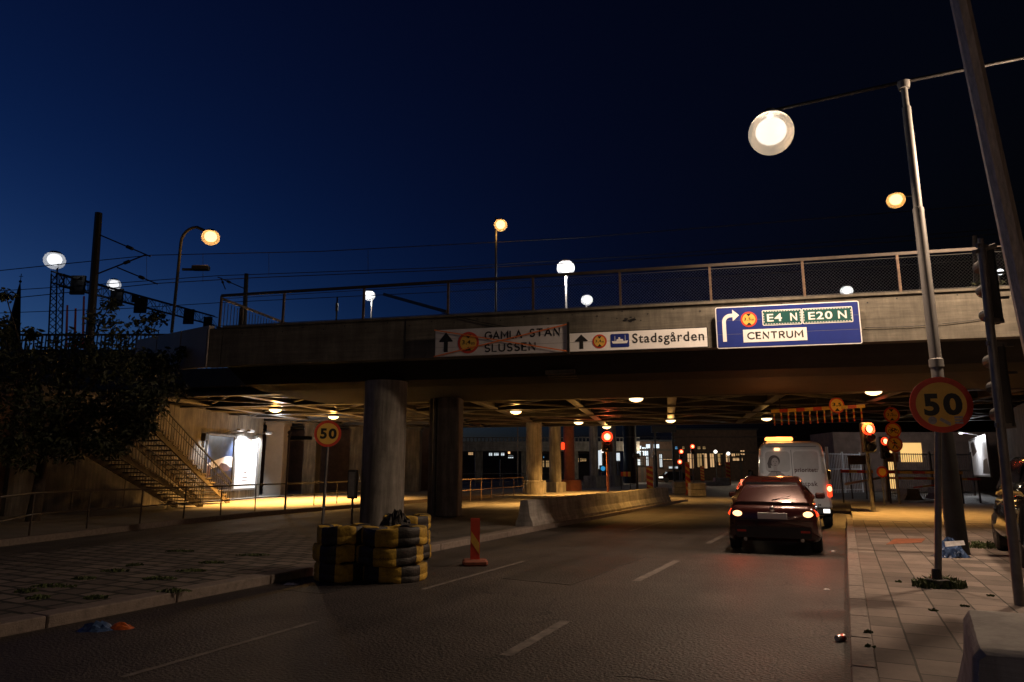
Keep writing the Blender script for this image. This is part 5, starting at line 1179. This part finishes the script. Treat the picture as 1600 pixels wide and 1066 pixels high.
for sg in (1, -1):
    for y in (.85, 3.5): wheel(sv, sg * .78, y, .33, .22, sg)
    b = MB(); b.box((sg * .72, .05, .92), (.22, .12, .16), 0, .04); b.build('tail_light', M['e_tail'], sv)  # lens set glowing in place of red reflections on the car
    b = MB(); b.add([(sg * .825, .7, 1.1), (sg * .84, 3.0, 1.1), (sg * .7, 2.5, 1.58), (sg * .7, .8, 1.58)], [(0, 1, 2, 3) if sg > 0 else (3, 2, 1, 0)]); b.build('side_window', M['glass'], sv)
b = MB(); b.xz(rrect(-.42, .55, .1, .67, .01), -.02, .02); b.build('number_plate', M['plate'], sv)
b = MB(); b.xz(rrect(-.7, .36, .7, .46, .03), -.02, .03); b.build('bumper', M['black'], sv)

# ================================================================== FAR SIDE
D = 92
a, c = A(640, 705, D), A(1000, 705, D)
t = thing('far_viaduct', 'pale far viaduct with a railing crossing behind the round columns', 'bridge', (a.x, D, 0))
W_ = c.x - a.x; z0, z1, z2 = a.z, A(640, 690, D).z, A(640, 684, D).z
b = MB(); b.box((W_ / 2, 1, (z0 + z1) / 2), (W_, 2, z1 - z0)); b.build('edge_beam', M['barrier'], t)
b = MB(); b.bar((0, 0, z2), (W_, 0, z2), .1, .1)
for k in range(int(W_ / .5)): b.box((k * .5, 0, (z1 + z2) / 2), (.12, .08, z2 - z1))
b.build('railing', M['galv'], t)
for f in (.1, .3, .5, .72, .95): b = MB(); b.box((W_ * f, 1.5, z0 / 2), (.9, .9, z0 - .01)); b.build('column', M['pillar'], t)
# thin bright cable line across
b = MB(); b.tube([A(905, 683, 70), A(1245, 683, 70)], .035, 5); tag(b.build('tram_cable', M['galv']), 'pale level cable across the gap behind the red signal', 'cable')
def building(px0, px1, top, D, mtl, lab, wins, depth=10, par_=None):
    a, c = A(px0, top, D), A(px1, top, D); t = thing('far_building', lab, 'building', (a.x, D, 0))
    w_ = c.x - a.x; b = MB(); b.box((w_ / 2, depth / 2, a.z / 2), (w_, depth, a.z)); b.build('wall_face', M[mtl], t)
    b = MB(); b.box((w_ / 2, depth / 2, a.z + .1), (w_ + .5, depth + .5, .25)); b.build('roof', M['slate'], t)
    b = MB(); b.box((w_ / 2, -.06, 4.3), (w_, .12, .3))
    for k in range(int(w_ / 3)): b.box((1.5 + k * 3, -.04, 2.0), (.35, .08, 4.1))
    b.build('facade_pilaster', M['farwall'], t)
    for (x0_, x1_, y0_, y1_, e) in wins:
        p, q = A(x0_, y1_, D), A(x1_, y0_, D); x, z = (p.x + q.x) / 2 - a.x, (p.z + q.z) / 2
        b = MB(); frm(b, p.x - a.x, q.x - a.x, p.z, q.z, -.05, .09, .12)
        for f in ((.33, .67) if q.x - p.x > .9 else (.5,)): b.box((p.x - a.x + (q.x - p.x) * f, -.06, z), (.07, .05, q.z - p.z))
        b.box((x, -.061, p.z + (q.z - p.z) * .68), (q.x - p.x, .05, .07)); b.box((x, -.12, p.z - .12), (q.x - p.x + .3, .25, .08)); fr = b.build('window', M['darksteel'], t)
        b = MB(); b.box((x, -.03, z), (q.x - p.x, .04, q.z - p.z)); b.build('pane', M[e], fr)
    return t
building(1052, 1182, 672, 110, 'brick', 'dark street front with tall lit shop windows left of the van',
    [(1075, 1083, 709, 732, 'e_win'), (1090, 1096, 709, 730, 'e_windim'), (1098, 1104, 708, 732, 'e_win'), (1110, 1115, 709, 730, 'e_win'), (1122, 1129, 709, 727, 'e_windim'), (1123, 1128, 723, 727, 'e_win'), (1143, 1148, 706, 713, 'e_win'), (1150, 1155, 706, 712, 'e_windim'), (1157, 1163, 704, 711, 'e_win'), (1145, 1160, 716, 720, 'e_win'), (1135, 1139, 708, 730, 'e_win'), (1045 + 10, 1058, 698, 702, 'e_adblue'), (1066, 1069, 698, 702, 'e_windim'), (1090, 1094, 698, 702, 'e_windim'), (1098, 1102, 698, 702, 'e_windim')])
building(700, 830, 703, 140, 'brick', 'low dark building with small white lights left of the yellow round column', [(732, 739, 707, 711, 'e_win'), (764, 769, 708, 713, 'e_winw'), (772, 779, 708, 712, 'e_winw'), (783, 788, 708, 712, 'e_winw'), (794, 797, 706, 709, 'e_redhot'), (794, 802, 712, 716, 'e_winw')])
building(838, 925, 712, 120, 'farwall', 'dark low building with amber windows between the far columns', [(848, 860, 720, 730, 'e_windim'), (902, 908, 716, 722, 'e_win'), (909, 916, 717, 721, 'e_windim'), (849, 853, 707 + 6, 716, 'e_adblue')])
building(985, 1052, 690, 95, 'brick', 'dark shop building with bright white shop front right of the black column', [(991, 1002, 697, 712, 'e_ad'), (1003, 1014, 699, 712, 'e_ad'), (996, 1005, 718, 727, 'e_winw'), (1010, 1013, 713, 728, 'e_winw'), (1031, 1034, 710, 730, 'e_winw'), (1036, 1050, 717, 718.5, 'e_win'), (1045, 1061, 729, 732, 'e_winw')])
building(1180, 1300, 690, 120, 'brick', 'dark building row behind the van and the gate', [(1290, 1296, 702, 706, 'e_winw')])
for (x0_, x1_, y0_, y1_, e, lab) in ((1009, 1018, 694, 701, 'e_ad', 'small lit screen left of the thick pale pole'), (1021, 1030, 694, 701, 'e_ad', 'small lit screen right of the thick pale pole')):
    p, q = A(x0_, y1_, 70), A(x1_, y0_, 70); t = thing('lit_screen', lab, 'screen', (p.x, 70, 0)); b = MB(); b.box(((q.x - p.x) / 2, 0, (p.z + q.z) / 2), (q.x - p.x, .2, q.z - p.z)); s_ = b.build('casing', M['black'], t)
    b = MB(); b.quad((.03, -.105, p.z + .03), (q.x - p.x - .03, -.105, p.z + .03), (q.x - p.x - .03, -.105, q.z - .03), (.03, -.105, q.z - .03)); b.build('screen', M[e], s_)
    b = MB(); b.tube([((q.x - p.x) / 2, .1, 0), ((q.x - p.x) / 2, .1, p.z + .1)], .06, 8); b.build('pole', M['pole'], t)
# overhead dark sign panel beyond
p, q = A(1018, 676, 60), A(1056, 666, 60); b = MB(); b.box(((p.x + q.x) / 2, 60, (p.z + q.z) / 2), (q.x - p.x, .3, q.z - p.z)); b.box((p.x + .3, 60.1, p.z / 2), (.16, .16, p.z)); b.box((q.x - .3, 60.1, p.z / 2), (.16, .16, p.z)); tag(b.build('overhead_sign', M['black']), 'dark sign panel seen from behind above the junction', 'sign')
# glowing pillar lights
for px, yt, yb, lab in ((938, 704, 733, 'white lit advertising column left of the red signal pole'), (966, 708, 720, 'small bright white street globe right of the red signal pole')):
    p, q = A(px, yb, 78), A(px, yt, 78); t = thing('lit_column', lab, 'lamp', (p.x, 78, 0)); b = MB(); b.tube([(0, 0, p.z), (0, 0, q.z)], .2, 10); b.build('light_tube', M['e_winw'], t, True); b = MB(); b.tube([(0, 0, 0), (0, 0, p.z)], .12, 8); b.build('stand', M['pole'], t)
for px, py, lab in ((941, 705, 'left of two far street globes by the red signal'), (1118, 706, 'far street globe at the lit shop windows'), (1138, 709, 'bright warm street globe left of the van')):
    p = A(px, py, 85); t = thing('globe_lamp', lab, 'lamp', (p.x, 85, 0), 0, 'far globe lamps'); b = MB(); b.tube([(0, 0, 0), (0, 0, p.z)], .06, 8); b.build('pole', M['darksteel'], t); b = MB(); b.ball((0, 0, p.z), .22); b.build('globe', M['e_warmwhite'], t, True)
for p, pw_ in ((A(1118, 706, 84), 260), (A(1138, 709, 84), 260), (A(1003, 712, 92), 300), (A(941, 705, 84), 160), (A(1160, 700, 100), 200)): light('globe_and_fill_light', p + Vector((0, -1.2, .5)), pw_, (1, .8, .55), .3)  # light of the far globes, plus bare lights added to brighten the facades
# thick pale pole and striped pole in the middle
def ipole(px, by, ty, wpx, lab, mtl, D=None):
    q = G(px, by, .1) if D is None else A(px, by, D); e = A(px, ty, q.y); t = thing('pole', lab, 'pole', q); b = MB(); w_ = wpx * q.y / 1090
    b.tube([(0, 0, 0), (0, 0, e.z - q.z)], w_ / 2, 12); b.build('shaft', M[mtl], t, True); return t, e.z - q.z, w_
t, z, w_ = ipole(1024, 765, 711, 3, 'thin pale pole carrying a thick upper sleeve beside the lit shop front', 'galv'); b = MB(); b.tube([(-.18, 0, z - .2), (-.18, 0, z + .95)], .1, 12); b.build('sleeve', M['vanwhite'], t, True)
t, z, w_ = ipole(996, 768, 712, 4, 'dark pole left of the slim marker post', 'black'); b = MB(); b.box((0, 0, z), (.5, .3, .3), 0, .05); b.build('signal_box', M['black'], t)
t, z, w_ = ipole(942, 736, 728, 3, 'stub pole with a blue arrow lamp between the pale columns', 'black', 60); b = MB(); b.box((0, 0, .2), (.6, .2, .55), 0, .03); b2 = b.build('signal_box', M['black'], t); b = MB(); b.lathe([(1e-3, -.12), (.2, -.115)], (0, 0, .2), 16, 'y'); b.build('blue_lens', M['e_blue'], b2)
for (px, yt, yb, lab) in ((742, 700, 760, 'thin pole beyond the guard rails, left'), (781, 718, 760, 'thin short pole beyond the guard rails'), (809, 668, 765, 'tall thin pole left of the yellow round column')): ipole(px, yb, yt, 2.2, lab, 'galv')
striped(970, 741, 985, 741, 52, 52, .35, 'short red and yellow board at the black column', 4)
# far tail and headlight strips
p = A(1055, 731, 90); t = thing('distant_car', 'far car with white headlights crossing the junction', 'car', (p.x - 2, 90, 0)); b = MB(); b.loft([[(x, y, z) for (x, z) in ((0, .3), (4.2, .3), (4.2, .8), (3.3, .95), (2.9, 1.4), (1.2, 1.4), (.5, .95), (0, .85))] for y in (0, 1.7)]); b.build('body', M['carblack'], t); b = MB(); b.box((.1, -.03, .65), (.5, .1, .16)); b.build('headlight', M['e_head'], t); b = MB(); b.box((3.6, -.03, .65), (.5, .1, .16)); b.build('headlight', M['e_head'], t)
for f in (.8, 3.4): b = MB(); b.lathe([(.32, -.05), (.32, .15)], (f, .0, .32), 16, 'y'); b.build('wheel', M['rubber'], t)
p = A(882, 697, 40); b = MB(); b.box((A(881.5, 697, 47).x, 48.2, A(882, 697, 48).z), (.25, .2, .5), 0, .05); tag(b.build('side_signal', M['e_tail']), 'small red lamp on the left side of the dark red column', 'lamp')
q = A(657, 754, 60); b = MB(); b.box((q.x, 60, q.z), (.55, .1, .3)); tag(b.build('far_sign', M['red']), 'small pinkish sign plate between the dim pier and the flat piers', 'sign')

# ================================================================== LITTER AND PLANTS
q = G(1497, 872, .12); t = crumple('plastic_bag', (q.x, q.y + .18, .12), (.5, .42, .34), M['bagblue'], 'crumpled blue plastic bag lying at the foot of the tall mast', 'bag', 16, .45, 9)
b = MB(); random.seed(2)
b.add([(q.x - .2, q.y - .02, .3), (q.x + .12, q.y - .04, .33), (q.x + .13, q.y - .0, .4), (q.x - .18, q.y + .02, .38)], [(0, 1, 2, 3)]); pp = b.build('bag_print', M['bagwhite'], t)
q = G(1314, 1003, .0); t = thing('drink_can', 'crushed pale drink can lying at the right kerb', 'can', (q.x, q.y, .034), .5); b = MB(); b.lathe([(.024, -.055), (.03, -.05), (.033, -.02), (.027, .0), (.033, .03), (.03, .05), (.024, .056)], (0, 0, 0), 16, 'x'); b.build('body', M['can'], t, True); b = MB(); b.lathe([(.0336, -.02), (.0285, .0), (.0336, .025)], (0, 0, 0), 16, 'x'); b.build('print_band', M['canred'], t, True)
q = G(150, 985, 0); crumple('crushed_wrapper', (q.x, q.y, .0), (.34, .22, .1), M['bagblue'], 'crushed shiny blue wrapper lying at the median kerb, lower left', 'litter', 10, .5, 4); crumple('orange_wrapper', (q.x + .2, q.y + .06, .0), (.26, .16, .07), mat('orange_plastic', (.45, .1, .02), .4, var=.4, scale=20), 'crushed orange wrapper beside the blue one at the median kerb', 'litter', 9, .5, 6)
q = G(455, 914, 0); crumple('white_paper', (q.x, q.y, .0), (.22, .12, .04), M['bagwhite'], 'white scrap of paper at the kerb left of the striped tyres', 'litter', 8, .6, 7)
for i, (x, y) in enumerate(((1331, 832), (1330, 901), (1292, 922), (1302, 862))):
    q = G(x, y, 0); crumple('paper_scrap', (q.x, q.y, .006), (.08, .05, .02), M['bagwhite'], ['pale scrap by the kerb beside the car', 'tiny scrap near the kerb in front of the 50 sign', 'tiny scrap in the lane left of the kerb', 'tiny scrap in the lane beside the car wheel'][i], 'litter', 5, .6, 11 + i)
roadpoly('iron_cover', [(lambda v: NS(v))(G(*p, .12))[:2] for p in ((1385, 851), (1440, 848), (1446, 842), (1398, 842))], .118, .124, M['rust'])
def weedpatch(c, rx, ry, n, h, lab, seed, name='weed'):
    random.seed(seed); b = MB()
    for k in range(n):
        a = random.uniform(0, 2 * PI); r = math.sqrt(random.random()); x, y = c[0] + rx * r * math.cos(a), c[1] + ry * r * math.sin(a); hh = h * random.uniform(.35, 1) * (1.1 - .6 * r)
        lean = Vector((random.uniform(-.6, .6), random.uniform(-.6, .6), 0)) * hh; w_ = random.uniform(.006, .014); t_ = random.uniform(0, PI); dx = Vector((math.cos(t_), math.sin(t_), 0)) * w_
        p = Vector((x, y, c[2])); m_ = p + lean * .4 + Vector((0, 0, hh * .65)); e = p + lean + Vector((0, 0, hh * random.uniform(.7, 1)))
        b.add([p - dx, p + dx, m_ + dx * 1.3, m_ - dx * 1.3, e], [(0, 1, 2, 3), (3, 2, 4)])
    o_ = tag(b.build(name, M['weed']), lab, 'weed', 'weeds in the paving'); o_['kind'] = 'stuff'; return o_
q = G(1468, 917, .12); weedpatch(q, .33, .2, 420, .2, 'bushy weeds round the foot of the near 50 sign post', 1)
q = G(1540, 855, .12); weedpatch(q, .5, .35, 320, .16, 'low green weeds along the pavement edge beside the black car', 2)
for i, (x, y, lab) in enumerate(((1358, 1012, 'tiny weed in the kerb joint, lowest'), (1357, 990, 'tiny weed in the kerb joint, middle'), (1404, 910, 'small weed between slabs left of the 50 sign post'), (1508, 948, 'small weed between slabs below the signal post'), (1550, 932, 'weed tuft left of the signal post foot'), (1460, 955, 'small weed beneath the 50 sign post'))):
    weedpatch(G(x, y, .12), .045, .035, 14, .045, lab, 20 + i)
random.seed(55)
for i, (x, y) in enumerate(((40, 925), (85, 917), (130, 905), (180, 893), (210, 884), (250, 905), (300, 893), (270, 925), (330, 880), (60, 935), (150, 935), (395, 868), (280, 862))):
    weedpatch(G(x, y, .12), random.uniform(.12, .3), .1, 110, .06, 'low dark weeds growing in the median paving joints', 60 + i)
# big tree at left
def leafcloud(b, centres, n, size, seed):
    random.seed(seed)
    for k in range(n):
        c, r = random.choice(centres)
        while True:
            d = Vector((random.uniform(-1, 1), random.uniform(-1, 1), random.uniform(-1, 1)))
            if .25 < d.length < 1: break
        p = Vector(c) + Vector((d.x * r[0], d.y * r[1], d.z * r[2])) * (.5 + .5 * d.length)
        ax = Vector((random.uniform(-1, 1), random.uniform(-1, 1), random.uniform(-1.1, .25))).normalized(); L_ = size * random.uniform(.6, 1.25)
        sd = ax.cross(Vector((random.uniform(-1, 1), random.uniform(-1, 1), random.uniform(-.3, 1)))).normalized() * L_ * .2; nn = ax.cross(sd).normalized() * L_ * .06
        b.m(0 if random.random() < .72 else 1)
        b.add([p, p + ax * L_ * .35 + sd, p + ax * L_ * .75 + sd * .7, p + ax * L_, p + ax * L_ * .75 - sd * .7, p + ax * L_ * .35 - sd, p + ax * L_ * .5 + nn], [(0, 1, 6), (1, 2, 6), (2, 3, 6), (3, 4, 6), (4, 5, 6), (5, 0, 6)])
TD = 19.0
tr = thing('leafy_tree', 'large dark leafy tree filling the left edge in front of the viaduct', 'tree', (A(60, 735, TD + 1).x, TD + 1, 0)); o = tr.location
clus = [((40, 570), .9), ((110, 570), .9), ((180, 565), .8), ((235, 570), .6), ((60, 640), .95), ((140, 640), .9), ((200, 640), .7), ((20, 690), .8), ((100, 690), .7), ((170, 690), .55), ((230, 625), .6), ((265, 590), .4), ((-30, 600), 1.1), ((-30, 520), .6), ((10, 505), .35),
        ((160, 500), .42), ((172, 475), .28), ((180, 520), .45), ((225, 505), .42), ((245, 495), .3), ((265, 560), .35), ((285, 548), .2), ((120, 528), .35), ((50, 520), .2), ((8, 460), .22), ((5, 520), .25), ((280, 610), .3), ((215, 665), .5), ((40, 720), .4)]
cs = []
random.seed(9)
for (px, py), r in clus:
    p = A(px, py, TD + random.uniform(-.8, .8)) - o; cs.append((p, (r, r * 1.2, r * .85)))
b = MB(); big = [c for c in cs if c[1][0] >= .5]; leafcloud(b, big, 9500, .17, 1); leafcloud(b, [c for c in cs if c[1][0] < .5], 1500, .17, 2)
b.build('crown', [M['leaf'], M['leaf2']], tr)
b = MB(); b.tube([(0, 0, 0), (.08, 0, 1.2), (.02, .1, 2.2)], [.2, .15, .12], 10)
for c in cs: b.tube([(.02, .1, 2.0), Vector((.02, .1, 2.4)).lerp(c[0], .45) + Vector((0, 0, .15)), c[0]], [.06, .035, .01], 6)
b.build('trunk', M['bark'], tr, True)
# shrub behind the fence at the upper right
c = A(1535, 452, 17.5); sh = thing('shrub', 'small leafy shrub behind the railing at the upper right', 'shrub', (c.x, c.y, c.z - .6)); b = MB()
leafcloud(b, [((0, 0, .6), (.3, .3, .25)), ((-.25, 0, .5), (.25, .2, .2)), ((.25, .1, .8), (.22, .2, .3)), ((.5, 0, .55), (.25, .2, .3))], 420, .11, 4); b.build('crown', [M['leaf'], M['leaf2']], sh)
b = MB(); b.tube([(0, 0, -.3), (0, 0, .3), (.1, 0, .7)], .015, 6); b.build('trunk', M['bark'], sh)
p = A(1563, 425, 19); t = thing('flood_lamp', 'small white floodlight glowing behind the shrub at the right edge', 'lamp', (p.x, 19, 5.1)); b = MB(); b.ball((0, 0, p.z - 5.1), .09); b.build('lens', M['e_white'], t); b = MB(); b.tube([(0, .1, 0), (0, .1, p.z - 5.1)], .04, 8); b.build('stand', M['darksteel'], t)
